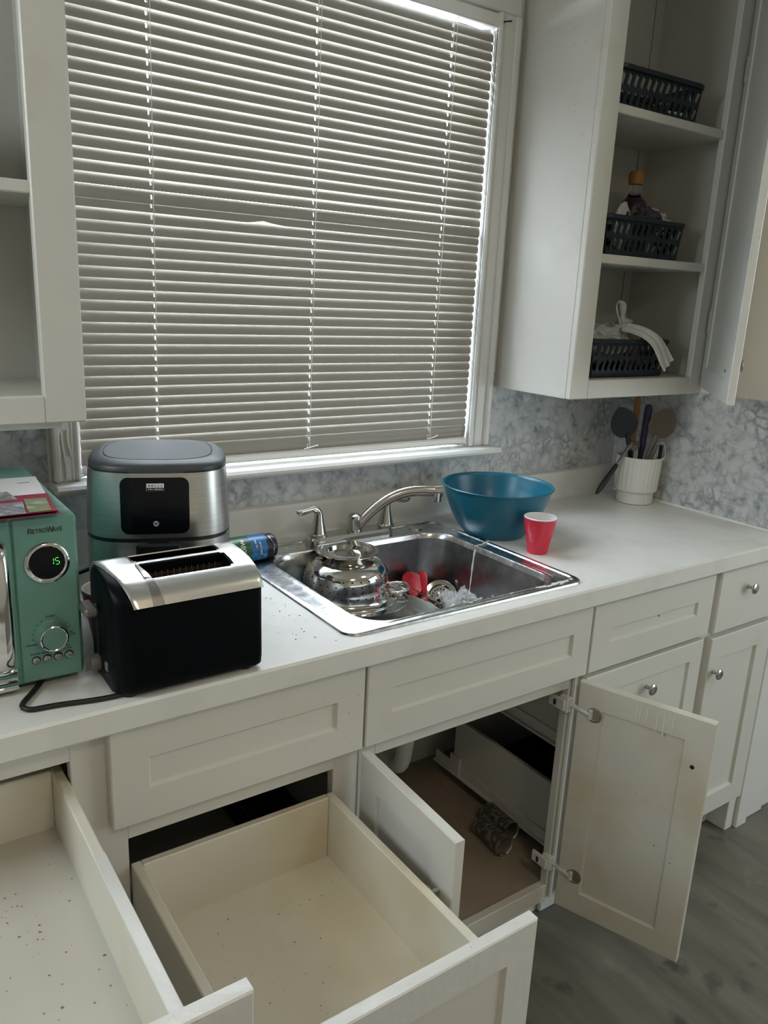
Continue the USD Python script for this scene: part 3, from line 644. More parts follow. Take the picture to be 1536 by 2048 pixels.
sk.part('drain', lathe([(.056, .7335), (.056, .7355), (.044, .7350), (.040, .729), (.012, .728)], 28, (.775, -.36, 0)), 'chrome', 40)
sk.part('hole_cap', lathe([(.019, ZC+.0032), (.019, ZC+.0052), (.013, ZC+.0060), (.006, ZC+.0056)], 24, (.968, -.107, 0)), 'rim_steel', 40)
pts = spline([(1.0055, -.30, ZC-.004), (1.001, -.300, .86), (.997, -.301, .80), (.992, -.302, .77)], 16)
sk.part('white_drip', tube(pts, .0022+.0006*np.sin(np.arange(16)*1.7), 6), 'caulk', 40)
sk.part('white_drip', tube(spline([(1.0055, -.30, ZC+.0056), (1.028, -.296, ZC+.0045), (1.058, -.288, ZC+.0075)], 10), .0016, 6), 'caulk', 40)
sm = []
for k in range(26):
    x = rng.uniform(.93, 1.05); y = -.588+rng.uniform(-.003, .010)
    sm.append(blob((x, y, ZC+.0064), (rng.uniform(.003, .009), rng.uniform(.001, .003), .0011), k, .5, 2))
for k in range(9): sm.append(blob((rng.uniform(.70, .90), -.574+rng.uniform(-.006, .004), ZC+.0062), (rng.uniform(.002, .006), .0012, .0008), k+40, .5, 2))
sk.part('caulk_smear', cat(sm), 'caulk', 40, kind='stuff')

fa = T('sink_faucet', 'two handle brushed nickel tap with arched spout behind the sink', 'faucet', (.785, -.108, ZC+.003))
fy, fz = -.110, ZC+.003
dk = [rr3(.768, fy, .236, .056, .022, fz+.000), rr3(.768, fy, .234, .054, .021, fz+.014), rr3(.768, fy, .224, .044, .018, fz+.020), rr3(.770, fy, .10, .012, .005, fz+.021)]
fa.part('deck_plate', ring_loft(dk, True, True), 'nickel', 35)
def handle(cx, dx, name):
    z0 = fz+.020
    h = fa.part('handle', cat(lathe([(.0215, z0), (.0215, z0+.004), (.019, z0+.006), (.0185, z0+.010), (.0135, z0+.030), (.0108, z0+.046), (.0098, z0+.055), (.004, z0+.058)], 24, (cx, fy, 0)),
        tube(spline([(cx, fy, z0+.046), (cx+dx*.002, fy-.001, z0+.058), (cx+dx*.014, fy-.003, z0+.067), (cx+dx*.032, fy-.006, z0+.066), (cx+dx*.050, fy-.009, z0+.064), (cx+dx*.064, fy-.012, z0+.068)], 22),
             np.r_[np.linspace(.0098, .0060, 11), np.linspace(.006, .0052, 6), [.0058, .006, .0055, .004, .002]], 12, np.r_[np.linspace(.0098, .0070, 11), np.linspace(.0075, .0088, 6), [.0085, .008, .0075, .005, .002]])), 'nickel', 50)
handle(.679, -1, 'l'); handle(.872, 1, 'r')
hx = .780
fa.part('hub', lathe([(.0185, fz+.019), (.0185, fz+.024), (.0170, fz+.026), (.0170, fz+.048), (.0165, fz+.050), (.0165, fz+.053), (.0155, fz+.058), (.008, fz+.0625)], 24, (hx, fy, 0)), 'nickel', 45)
sp = spline([(hx+.004, fy-.004, fz+.030), (hx+.040, fy-.012, fz+.066), (hx+.085, fy-.026, fz+.098), (hx+.135, fy-.042, fz+.113), (hx+.178, fy-.058, fz+.113), (hx+.194, fy-.063, fz+.112)], 30)
fa.part('spout', cat(tube(sp, np.linspace(.0115, .0110, 30), 14, np.linspace(.0125, .0135, 30)), tube([sp[-1]+(-.004, .001, .0), sp[-1]+(.016, -.006, .001)], [.0115, .0120], 14, [.0135, .014])), 'nickel', 50)
ae = sp[-1]+np.array([.004, -.002, -.004])
fa.part('aerator', cat(lathe([(.0095, -.022), (.0112, -.021), (.0112, -.010), (.0125, -.009), (.0125, .002)], 18, ae)), 'chrome', 35)

# ------------------------------------------------------------------ dishes in the sink
cl = T('colander', 'shiny footed steel colander turned upside down in the sink', 'colander', (.712, -.215, .79))
cc = (.700, -.205, 0)
zb = .820
out = [(.122, zb-.001), (.1225, zb+.001), (.1215, zb+.003), (.106, zb+.0035), (.1000, zb+.012), (.1000, zb+.026), (.0990, zb+.042), (.0955, zb+.061), (.087, zb+.076), (.071, zb+.086), (.050, zb+.090)]
inn = [(r-.0012, z-.0012) for r, z in out[::-1]]
bowl = lathe(out, 56, cc, cap=False); 
body = lathe(out+[(.0, zb+.0905)], 56, cc, cap=False)
hol = []
for row, (z, nn) in enumerate(((zb+.022, 34), (zb+.036, 34), (zb+.049, 32), (zb+.061, 30))):
    r = np.interp(z, [q[1] for q in out], [q[0] for q in out])
    for k in range(nn):
        a = 2*PI*(k+.5*(row % 2))/nn
        d = np.array([math.cos(a), math.sin(a), .15+.35*row/3]); d /= np.linalg.norm(d)
        p = np.array([cc[0]+r*math.cos(a), cc[1]+r*math.sin(a), z])
        hol.append(cyl(p-d*.002, p+d*.0004, .0019, n=8))
cl.part('bowl', body, 'polished_steel', 50)
cl.part('hole', cat(hol), 'dark_void', kind='stuff')
cl.part('foot', lathe([(.046, zb+.088), (.047, zb+.093), (.055, zb+.100), (.070, zb+.104), (.0725, zb+.1055), (.0715, zb+.107), (.060, zb+.106), (.047, zb+.104), (.043, zb+.095), (.010, zb+.092)], 48, cc), 'polished_steel', 45)
for sgn, a in ((1, -22), (1, 158)):
    ar = math.radians(a); d = np.array([math.cos(ar), math.sin(ar), 0]); e = np.array([-d[1], d[0], 0]); c0 = np.array([cc[0], cc[1], zb+.008])
    lp = spline([c0+d*.103+e*.028, c0+d*.128+e*.030+(0, 0, .003), c0+d*.146+e*.014+(0, 0, .006), c0+d*.146-e*.014+(0, 0, .006), c0+d*.128-e*.030+(0, 0, .003), c0+d*.103-e*.028], 26)
    cl.part('handle', tube(lp, .0042, 10), 'polished_steel', 50)
gd = T('glass_casserole', 'clear glass casserole dish with side grips under the colander', 'casserole dish', (.725, -.235, .745))
gc = (.728, -.292)
go = [rr3(*gc, .17, .13, .055, 0.7710), rr3(*gc, .222, .182, .06, 0.7760), rr3(*gc, .250, .212, .07, 0.8070), rr3(*gc, .272, .236, .085, 0.8115), rr3(*gc, .274, .238, .075, 0.8175), rr3(*gc, .260, .224, .07, 0.8170), rr3(*gc, .240, .204, .065, 0.8080), rr3(*gc, .212, .176, .055, 0.7820), rr3(*gc, .16, .12, .05, 0.7780)]
gd.part('dish', ring_loft(go, True, True), 'clear_glass', 40)
for s in (-1, 1):
    q = spline([(gc[0]-.045, gc[1]+s*.116, 0.8150), (gc[0]-.040, gc[1]+s*.136, 0.8160), (gc[0], gc[1]+s*.141, 0.8160), (gc[0]+.040, gc[1]+s*.136, 0.8160), (gc[0]+.045, gc[1]+s*.116, 0.8150)], 22)
    gd.part('grip', tube(q, .0055, 10, .0038), 'clear_glass', 50)
wbowl = T('white_bowl', 'white bowl at the front of the sink under the glass dish', 'bowl', (.735, -.25, .736))
wbowl.part('bowl_body', lathe([(.060, .7355), (.085, .738), (.122, 0.7760), (.138, .7795), (.1405, 0.7990), (.138, 0.7995), (.118, .758), (.080, .742), (.02, .7405)], 44, (.730, -.300, 0)), 'ceramic', 45)
pl = T('steel_lid', 'polished steel pot lid lying between colander and glass dish', 'lid', (.735, -.24, .8))
pl.part('lid_disc', lathe([(.124, 0.8162), (.1262, 0.8172), (.126, 0.8185), (.110, 0.8195), (.05, 0.8198)], 48, (.714, -.222, 0)), 'polished_steel', 40)
# red silicone spoons standing in the sink
def spoon_red(th, base, tip, up, w, L_head):
    base, tip = np.array(base), np.array(tip); d = tip-base; n = np.linalg.norm(d); d /= n
    side = np.cross(d, up); side /= np.linalg.norm(side); nrm = np.cross(side, d)
    h0 = tip-d*L_head
    th.part('stem', tube([base, h0+d*.004], [.0045, .0050], 10), 'red_silicone', 50)
    rings = []
    for t in np.linspace(0, 1, 12):
        ww = w*math.sin(PI*min(max(.08+.88*t, 0), 1))**.7*(.8+.3*t)*.5; dep = .45*ww
        a = np.linspace(0, 2*PI, 16, endpoint=False)
        c = h0+d*L_head*t
        rings.append(np.array([c+side*ww*math.cos(q)+nrm*(dep*(abs(math.cos(q))**2)*1.2-.004*math.sin(q)) for q in a]))
    th.part('head', ring_loft(rings), 'red_silicone', 55)
for nm, b, t_, up in (('a', (.852, -.290, .752), (.905, -.178, .828), (-.4, -.9, .1)), ('b', (.872, -.300, .752), (.926, -.190, .830), (.9, -.6, .1))):
    th = T('red_spoon', 'red silicone spoon standing in the sink, ' + ('nearer the colander' if nm == 'a' else 'nearer the drain strainer'), 'spoon', b, group='red spoons in the sink')
    spoon_red(th, b, t_, np.array(up), .056, .078)
st = T('sink_strainer', 'round steel drain strainer basket tipped up at the back of the sink', 'strainer', (.965, -.235, .745))
sd = np.array([-.52, -.62, .58]); sd /= np.linalg.norm(sd); sxv = np.cross((0, 0, 1.0), sd); sxv /= np.linalg.norm(sxv); syv = np.cross(sd, sxv)
SM = mat4(sxv, syv, sd, (.958, -.238, .778))
def sm_(m): m = m.copy(); m.apply_transform(SM); return m
st.part('flange', sm_(lathe([(.024, -.016), (.028, -.010), (.029, -.002), (.040, .0), (.0415, .0015), (.040, .003), (.030, .001), (.027, -.006), (.008, -.007)], 36)), 'polished_steel', 40)
st.part('hole', sm_(cat(*[cyl((.020*math.cos(a), .020*math.sin(a), -.0075), (.020*math.cos(a), .020*math.sin(a), -.0058), .0018, n=8) for a in np.linspace(0, 2*PI, 16, endpoint=False)])), 'dark_void', kind='stuff')
st.part('stem', sm_(lathe([(.004, -.007), (.004, .004), (.008, .006), (.0085, .009), (.005, .011)], 16)), 'polished_steel', 40)
st.part('rubber_stopper', sm_(lathe([(.010, -.028), (.027, -.024), (.029, -.019), (.012, -.016)], 24)), 'black_rubber', 40)
def plastic_cup(name, label, base, rb_, rt_, h, z0=None, tilt=None, group=None):
    th = T(name, label, 'cup', base, group=group)
    o, i = [], []
    def R(t): return rb_+(rt_-rb_)*t
    o = [(R(0)-.0015, 0), (R(0), .0015), (R(.26), h*.26), (R(.26)+.0007, h*.27), (R(.46)+.0006, h*.46), (R(.46)+.0014, h*.47), (R(.60)+.0013, h*.60), (R(.60)+.0021, h*.61), (R(.97)+.002, h*.965)]
    outer = lathe([(r, z) for r, z in o], 40, cap=True)
    rim_ = tube(np.array([(R(1)*math.cos(a), R(1)*math.sin(a), h-.0015) for a in np.linspace(0, 2*PI, 49)]), .0019, 8, cap=False)
    inner = lathe([(R(1)-.001, h-.002), (R(.5)-.001, h*.5), (R(.05)-.0015, .003), (.004, .0028)], 40, cap=False)
    M = np.eye(4) if tilt is None else tilt
    def ap(m): m = m.copy(); m.apply_transform(M); m.apply_translation(base); return m
    shell = lathe(o, 40, cap=False); bot = lathe([(.001, .0005), (R(0)-.0015, 0)], 40, cap=False)
    th.part('outer_wall', ap(cat(shell, bot)), 'red_plastic', 35)
    th.part('inner_wall', ap(inner), 'cup_white', 50, label='white inside of the red cup')
    th.part('lip', ap(rim_), 'cup_white', 50, label='white rolled lip')
    return th
Mt = trimesh.transformations.euler_matrix(math.radians(86), 0, math.radians(65)); 
plastic_cup('red_cup', 'red plastic cup lying on its side at the front of the sink', (.880, -.395, .770), .024, .035, .086, tilt=Mt)
cf = T('cling_film', 'crumpled sheet of clear film at the front right of the sink', 'plastic film', (.945, -.33, .75))
gx = np.linspace(0, 1, 34); V = []; F = []
for i, a in enumerate(gx):
    for j, b in enumerate(gx):
        x = .895+.100*a; y = -.395+.120*b
        V.append((x, y, .772+.060*meshkit.fbm(np.array([[a*5, b*5, 3.]]), 4, 5)[0]))
for i in range(33):
    for j in range(33):
        p = i*34+j; F += [(p, p+34, p+35), (p, p+35, p+1)]
cf.part('sheet', TM(V, F), 'cling_film')
blk = T('black_scrub_pad', 'small black scrub pad against the back of the sink bowl', 'scrub pad', (.93, -.19, .745))
blk.part('pad', rotz(box(.905, .955, -.205, -.185, .742, .805, .006), 25, (.93, -.195, 0)), 'black_rubber', 30)

# ------------------------------------------------------------------ on the worktop, right
bw = T('mixing_bowl', 'large teal blue plastic mixing bowl beside the sink', 'bowl', (1.128, -.225, ZC))
H = .128
po = [(.070, 0), (.074, .001), (.080, .006), (.096, .024), (.115, .058), (.129, .094), (.1365, H-.004), (.1405, H-.003), (.142, H), (.1405, H+.002), (.137, H+.0005), (.1335, H-.006), (.126, .092), (.112, .058), (.093, .027), (.075, .009), (.02, .006)]
bw.part('bowl_body', lathe([(r, z+ZC) for r, z in po], 64, (1.136, -.222, 0)), 'teal_plastic', 45)
plastic_cup('red_cup', 'red plastic cup standing on the worktop in front of the teal bowl', (1.121, -.392, ZC), .0245, .0375, .089)
ck = T('utensil_crock', 'white ribbed ceramic crock full of cooking utensils in the corner', 'crock', (1.770, -.160, ZC))
KC = (1.770, -.160); n = 112
def rib(r, z, amp): 
    a = np.linspace(0, 2*PI, n, endpoint=False); q = r+amp*np.where(np.arange(n) % 4 < 2, 1, -1)
    return np.c_[KC[0]+q*np.cos(a), KC[1]+q*np.sin(a), np.full(n, ZC+z)]
prf = [(.050, 0, 0), (.053, .002, .0003), (.0545, .034, .0003), (.0560, .0365, 0), (.0615, .0395, .0), (.0625, .042, .0006), (.0655, .100, .0007), (.0668, .136, .0007), (.0675, .139, 0), (.0675, .143, 0), (.0660, .1445, 0), (.0630, .142, 0), (.060, .10, 0), (.050, .012, 0), (.01, .010, 0)]
ck.part('pot', ring_loft([rib(*p) for p in prf]), 'ceramic', 40)
def utensil(name, label, cat_, foot, top, mat, head, r=.006, hmat=None, parts=True):
    th = T(name, label, cat_, foot)
    foot, top = np.array(foot), np.array(top); d = (top-foot)/np.linalg.norm(top-foot)
    return th, foot, top, d
def spoon_head(c0, d, view, L, w, dep):
    side = np.cross(d, view); side /= np.linalg.norm(side); nrm = np.cross(side, d); R = []
    a = np.linspace(0, 2*PI, 28, endpoint=False)
    for t in np.linspace(0, 1, 16):
        ww = w/2*max(math.sin(PI*t**.85), .0)**.62+.004*(1-t); dp = dep*math.sin(PI*t)
        R.append(np.array([c0+d*L*t+side*ww*math.cos(q)+nrm*(-dp*(1-math.cos(q)**2)*(.5 if math.sin(q) > 0 else 1.0)*1.0+.0018*math.sin(q)) for q in a]))
    return ring_loft(R)
VD = np.array([-.62, -.76, .1])
th, f, t, d = utensil('black_spoon', 'dark navy nylon cooking spoon with big round head in the crock', 'spoon', (1.775, -.160, ZC+.02), (1.722, -.146, ZC+.200), None, None)
th.part('handle', tube([f, f+(t-f)*.62, t+d*.012], [.006, .0075, .0095], 12, [.005, .006, .007]), 'navy_plastic', 50)
th.part('spoon_head', spoon_head(t, (d+np.array([-.14, .05, 0]))/np.linalg.norm(d+np.array([-.14, .05, 0])), VD, .100, .076, .012), 'navy_plastic', 60)
th, f, t, d = utensil('taupe_spoon', 'taupe nylon cooking spoon leaning to the right in the crock', 'spoon', (1.762, -.155, ZC+.02), (1.770, -.205, ZC+.205), None, None)
th.part('handle', tube([f, f+(t-f)*.6, t+d*.012], [.005, .006, .008], 12, [.004, .005, .006]), 'gray_button', 50)
th.part('spoon_head', spoon_head(t, (d+np.array([.10, -.10, 0]))/np.linalg.norm(d+np.array([.10, -.10, 0])), VD, .098, .072, .010), 'taupe_plastic', 60)
th, f, t, d = utensil('purple_turner', 'dark purple turner handle upright in the crock between two spoons', 'turner', (1.772, -.155, ZC+.02), (1.768, -.172, ZC+.300), None, None)
th.part('handle', tube(np.array([f+(t-f)*q for q in (0, .45, .55, .7, .9, .98, 1)]), [.006, .008, .011, .0105, .0125, .0115, .006], 12, [.005, .006, .008, .008, .009, .008, .004]), 'purple_plastic', 50)
th, f, t, d = utensil('wooden_spatula', 'tan wooden spatula standing behind the black spoon in the crock', 'spatula', (1.765, -.135, ZC+.02), (1.765, -.132, ZC+.325), None, None)
th.part('handle', tube(np.array([f+(t-f)*q for q in (0, .4, .6, .8, .95, 1)]), [.005, .006, .0095, .0115, .0115, .006], 10, [.004, .005, .005, .005, .005, .003]), 'wood_handle', 50)
th, f, t, d = utensil('peeler', 'grey vegetable peeler poking out of the crock front right', 'peeler', (1.77, -.180, ZC+.06), (1.780, -.206, ZC+.185), None, None)
pp = np.array(t)
th.part('handle', tube([f, pp], [.007, .008], 10, [.005, .005]), 'gray_button', 50)
th.part('blade_frame', tube(spline([pp+(-.004, .004, -.006), pp+(.016, -.012, .004), pp+(.024, -.016, -.016), pp+(.020, -.014, -.048)], 16), .0026, 8), 'polished_steel', 50)
th.part('blade', box(*(pp[0]+.010, pp[0]+.0125), *(pp[1]-.016, pp[1]-.004), pp[2]-.044, pp[2]-.002, .0005), 'dark_void')
co = T('can_opener', 'black handled can opener hooked over the left rim of the crock', 'can opener', (1.70, -.12, 1.0))
A0, A1, A2 = np.array([1.722, -.160, 1.098]), np.array([1.686, -.147, 1.034]), np.array([1.628, -.130, .945])
co.part('steel_arm', tube([A0, (A0+A1)/2, A1], [.010, .009, .0065], 10, [.0035, .0035, .003]), 'polished_steel', 40)
co.part('grip', tube(spline([A1, (A1*2+A2)/3, (A1+2*A2)/3, A2], 14), np.r_[np.linspace(.0075, .0105, 10), [.0105, .0095, .0075, .004]], 12, np.r_[np.linspace(.006, .008, 10), [.008, .007, .0055, .003]]), 'black_plastic', 50)
co.part('head', cat(cyl(A0+(.004, -.004, -.010), A0+(.002, -.014, -.012), .010, n=20), box(A0[0]-.004, A0[0]+.040, A0[1]-.004, A0[1]+.004, A0[2]-.020, A0[2]+.004, .002)), 'gray_button', 30)
co.part('rivet', cyl(A0+(.020, -.006, -.008), A0+(.020, -.0085, -.008), .004, n=12), 'chrome', 30)

# ------------------------------------------------------------------ microwave, flyer
MX0, MX1, MY0, MY1, MZ0, MZ1 = -.455, .0365, -.520, -.200, .922, 1.176
mw = T('microwave', 'mint green retro microwave with chrome handle on the left worktop', 'microwave', (-.2, -.36, ZC))
q = rrect(MX1-MX0, MZ1-MZ0, .014, 6, ((MX0+MX1)/2, (MZ0+MZ1)/2))
def xz(q, y, s=0): 
    c = q.mean(0); return np.c_[c[0]+(q[:, 0]-c[0])*(1-s/.25), np.full(len(q), y), c[1]+(q[:, 1]-c[1])*(1-s/.127)]
mw.part('housing', ring_loft([xz(q, MY1), xz(q, MY1-.004), xz(q, MY0+.030), xz(q, MY0+.0295, .0012), xz(q, MY0+.0285, .0012), xz(q, MY0+.028), xz(q, MY0+.004), xz(q, MY0+.001, .002), xz(q, MY0, .005)][::-1]), 'mint_enamel', 30)
mw.part('control_panel', box(-.0505, MX1-.003, MY0-.0035, MY0+.002, MZ0+.003, MZ1-.004, .0025), 'mint_enamel', 30)
dv = mw.part('door', box(MX0+.003, -.0530, MY0-.0045, MY0+.002, MZ0+.003, MZ1-.004, .0025), 'mint_enamel', 30)
mw.part('door_window', extrude(rrect(.27, .14, .02, 6, (-.27, 1.065)), .001, FRONT, (0, MY0-.0045, 0)), 'black_gloss', parent=dv)
for k, z in enumerate((.9490, .9360, .9235)):
    mw.part('chrome_strip', box(MX0+.010, -.0555, MY0-.0095, MY0-.003, z-.0042, z+.0042, .003), 'chrome', 40, parent=dv)
hp = spline([(-.0745, MY0-.004, 1.142), (-.0745, MY0-.020, 1.136), (-.0745, MY0-.030, 1.110), (-.0745, MY0-.034, 1.050), (-.0745, MY0-.030, .990), (-.0745, MY0-.018, .963), (-.0745, MY0-.004, .958)], 34)
mw.part('handle', tube(hp, .0125, 14, .0060), 'chrome', 50, parent=dv)
yp = MY0-.0035
dc = (-.0070, 1.1040)
def yl(prof, c, n=40):     # lathe around the y axis, profile z grows towards the viewer
    m = lathe(prof, n); m.apply_transform(mat4((1, 0, 0), (0, 0, 1), (0, -1, 0), c)); return m
mw.part('display_ring', yl([(.0310, -.001), (.0308, .0012), (.0290, .0032), (.0262, .0036), (.0240, .0020), (.0236, .0008)], (dc[0], yp, dc[1])), 'chrome', 40)
ds = mw.part('display_glass', yl([(.0242, 0), (.0242, .0012), (.001, .0014)], (dc[0], yp, dc[1])), 'black_gloss', 30)
def seg7(ch, x, z, h, w):
    on = {'1': 'bc', '5': 'afgcd'}[ch]; t = h*.105; g = t*.55; S = []
    P_ = {'a': (0, h, w, h), 'g': (0, h/2, w, h/2), 'd': (0, 0, w, 0), 'f': (0, h/2, 0, h), 'e': (0, 0, 0, h/2), 'b': (w, h/2, w, h), 'c': (w, 0, w, h/2)}
    for s in on:
        a, b, c, d = P_[s]; p0, p1 = np.array([a, b]), np.array([c, d]); u = (p1-p0)/np.linalg.norm(p1-p0); n_ = np.array([-u[1], u[0]])*t/2
        p0, p1 = p0+u*g, p1-u*g
        S.append(extrude(Polygon([p0, p0+u*t*.4+n_, p1-u*t*.4+n_, p1, p1-u*t*.4-n_, p0+u*t*.4-n_]), .0003, FRONT, (x, yp-.0015, z)))
    return cat(S)
mw.part('clock_digits', cat(seg7('1', -.0020, 1.1005, .0098, .0030), seg7('5', .0036, 1.1005, .0098, .0052)), 'led_green', parent=ds, label='green lit digits 15')
kc_ = (-.0080, .9945)
kn = mw.part('dial', yl([(.0235, -.001), (.0232, .0020), (.0215, .0030), (.0200, .0140), (.0192, .0175)], (kc_[0], yp, kc_[1])), 'mint_dark', 40)
mw.part('dial_ring', yl([(.0195, .0165), (.0195, .0190), (.0178, .0200), (.0166, .0192), (.0166, .0175)], (kc_[0], yp, kc_[1])), 'chrome', 40, parent=kn)
mw.part('dial_face', yl([(.0168, .0170), (.0166, .0186), (.001, .0190)], (kc_[0], yp, kc_[1])), 'mint_enamel', 30, parent=kn)
for x in (-.0310, -.0158, -.0008, .0145):
    b = mw.part('button', yl([(.0064, -.0005), (.0064, .0006), (.0056, .0008)], (x, yp, .9585), 24), 'ink_dark')
    mw.part('button_cap', yl([(.0054, 0), (.0054, .0026), (.0046, .0034), (.001, .0036)], (x, yp, .9585), 24), 'nickel', 40, parent=b)
    mw.part('button_mark', cat(text('o', .0019, (x-.0014, yp-.0037, .9582), .0002), box(x-.001, x+.0028, yp-.0039, yp-.0037, .9570, .9574, 0)), 'ink_dark', parent=b)
mw.part('lettering', cat(text('R', .0076, (-.0310, yp, 1.1490), .0003, True), text('ETRO', .0060, (-.0246, yp, 1.1490), .0003, True, .0182), text('W', .0076, (-.0060, yp, 1.1490), .0003, True), text('AVE', .0060, (.0026, yp, 1.1490), .0003, True, .0130)), 'ink_dark')
mw.part('dial_lettering', cat(text('START', .0028, (-.0146, yp, 1.0215), .0003, True, .0128), text('PROGRAM', .0024, (-.0430, yp, .9820), .0003, True, .0185),
    text('ONE', .0021, (.0165, yp, .9915), .0003, True, .0046), text('TOUCH', .0021, (.0165, yp, .9880), .0003, True, .0085)), 'ink_dark')
mw.part('button_lettering', cat(text('POWER', .0022, (-.0385, yp, .9672), .0003, True, .0130), text('EXPRESS', .0022, (-.0236, yp, .9672), .0003, True, .0145),
    text('DELAY', .0022, (-.0066, yp, .9712), .0003, True, .0098), text('CLOCK', .0022, (-.0066, yp, .9672), .0003, True, .0105), text('STOP/', .0022, (.0074, yp, .9712), .0003, True, .0098), text('CANCEL', .0022, (.0066, yp, .9672), .0003, True, .0130)), 'ink_dark')
tk = []
for k in range(15):
    a = math.radians(205-k*17.2)
    if 78 < math.degrees(a) < 104: continue
    tk.append(yl([(.0008, 0), (.0008, .0003), (.0001, .00035)], (kc_[0]+.0262*math.cos(a), yp, kc_[1]+.0262*math.sin(a)), 8))
mw.part('dial_ticks', cat(tk), 'ink_dark', kind='stuff')
for x in (MX0+.04, MX1-.06):
    for y in (MY0+.05, MY1-.04): mw.part('foot', lathe([(.012, ZC+.0002), (.013, ZC+.009), (.005, ZC+.0095)], 14, (x, y, 0)), 'black_rubber', 40)
fy_ = T('flyer', 'folded maroon and white paper flyer lying on the microwave', 'flyer', (-.03, -.42, 1.177))
def sheet(poly, z, t=.0006, curl=0.0):
    m = trimesh.creation.extrude_polygon(Polygon(poly), t, engine='earcut')
    for _ in range(3): m = m.subdivide()
    v = np.array(m.vertices); v[:, 2] += z + curl*np.clip((-.46-v[:, 1])/.09, 0, 1)**2
    return TM(v, m.faces)
fy_.part('back_page', sheet([(-.24, -.553), (.010, -.549), (.028, -.298), (-.22, -.292)], 1.1772, curl=.004), 'maroon_paper', 50)
fy_.part('inner_page', sheet([(-.24, -.551), (.008, -.546), (.020, -.42), (-.23, -.415)], 1.1790, curl=.006), 'maroon_paper', 50)
fy_.part('white_page', sheet([(-.22, -.450), (.0175, -.430), (.0285, -.300), (-.20, -.290)], 1.1788), 'white_paper', label='white printed page')
fy_.part('photo_print', sheet([(-.030, -.545), (.000, -.541), (.012, -.452), (-.018, -.447)], 1.1802, .0003, .006), 'photo_green', 50, label='photo print')
fy_.part('photo_print', sheet([(-.120, -.552), (-.034, -.547), (-.022, -.462), (-.11, -.458)], 1.1802, .0003, .006), 'photo_gray', 50, label='photo print')
fy_.part('photo_print', sheet([(-.16, -.452), (-.026, -.445), (-.030, -.392), (-.15, -.395)], 1.1800, .0003), 'photo_gray', 50, label='photo print')
fy_.part('print_line', box(-.006, .012, -.340, -.337, 1.1794, 1.1796, 0), 'gray_button')

# ------------------------------------------------------------------ air fryer (front turned a little to the left)
af = T('air_fryer', 'stainless steel and black air fryer with dark lid', 'air fryer', (.252, -.252, ZC), -21, local=True)
def sel(a, z, nn=72, e=3.4):
    t = np.linspace(0, 2*PI, nn, endpoint=False)+PI/nn
    return np.c_[a*np.sign(np.cos(t))*np.abs(np.cos(t))**(2/e), a*np.sign(np.sin(t))*np.abs(np.sin(t))**(2/e), np.full(nn, z)]
AZ = [(0.0, .116), (.004, .121), (.03, .1245), (.10, .1262), (.17, .1255), (.23, .1225), (.270, .1195)]
def aw(z): return np.interp(z, [q[0] for q in AZ], [q[1] for q in AZ])
af.part('housing', ring_loft([sel(a, z) for z, a in AZ]), 'black_plastic', 40)
lid = [(.266, .1205), (.274, .1203), (.279, .1180), (.2830, .1120), (.2856, .1030), (.2866, .0975), (.2863, .0966), (.2848, .0962), (.2848, .0952), (.2868, .0940), (.2876, .080), (.2882, .04)]
af.part('lid', ring_loft([sel(a, z, e=3.0) for z, a in lid]), 'charcoal_plastic', 40)
def wrap(z0, z1, x0, x1, off=.0012, nz=6):
    """Sheet over the front of the housing between heights z0..z1, spanning x0..x1 (as a share of the half width)."""
    e = 3.4; ss = np.linspace(x0, x1, 46); V, F = [], []
    for z in np.linspace(z0, z1, nz):
        for s in ss:
            a = aw(z)+off
            ang = -PI/2 + s*PI/2
            V.append((a*np.sign(math.cos(ang))*abs(math.cos(ang))**(2/e) if False else a*math.copysign(abs(math.sin(s*PI/2))**(2/e), s), -a*abs(math.cos(s*PI/2))**(2/e), z))
    n_ = len(ss)
    for i in range(nz-1):
        for j in range(n_-1): p = i*n_+j; F += [(p, p+1, p+n_+1), (p, p+n_+1, p+n_)]
    return TM(V, F)
def thick(m, t):
    """Closed shell: surface plus its copy pushed inwards."""
    m = trimesh.Trimesh(m.vertices, m.faces, process=False); n_ = m.vertex_normals
    v = np.vstack([m.vertices, m.vertices-n_*t]); k = len(m.vertices); f = np.vstack([m.faces, m.faces[:, ::-1]+k])
    ed = m.edges[trimesh.grouping.group_rows(m.edges_sorted, require_count=1)]
    sd_ = np.vstack([[(b, a, a+k), (b, a+k, b+k)] for a, b in ed])
    return TM(v, np.vstack([f, sd_]))
af.part('steel_wrap', thick(wrap(.154, .2675, -.82, .82), .0015), 'brushed_steel', 40)
for a, b in ((-.80, -.022), (.022, .80)): af.part('basket_front', thick(wrap(.012, .147, a, b), .0015), 'brushed_steel', 40)
def frontpanel(poly, t, z0, lift=.0012):
    m = trimesh.creation.extrude_polygon(Polygon(poly), t, engine='earcut')
    v, f = trimesh.remesh.subdivide_to_size(m.vertices, m.faces, .012)
    V = [(x, -(aw(z0+y)+lift)*(1-min(abs(x)/(aw(z0+y)), .99)**3.4)**(1/3.4)-d, z0+y) for x, y, d in v]
    return TM(V, f)
pn_ = af.part('glass_panel', frontpanel(rrect(.114, .098, .013, 6, (-.004, .049)), .0018, .1625), 'black_gloss', 30)
af.part('badge_frame', frontpanel(rrect(.0290, .0128, .0004, 2, (-.003, 0)), .0004, .2445, .0030), 'ink_white', parent=pn_, label='small white maker badge')
af.part('badge_field', frontpanel(rrect(.0280, .0052, .0003, 2, (-.003, 0)), .0003, .2411, .0035), 'black_gloss', parent=pn_)
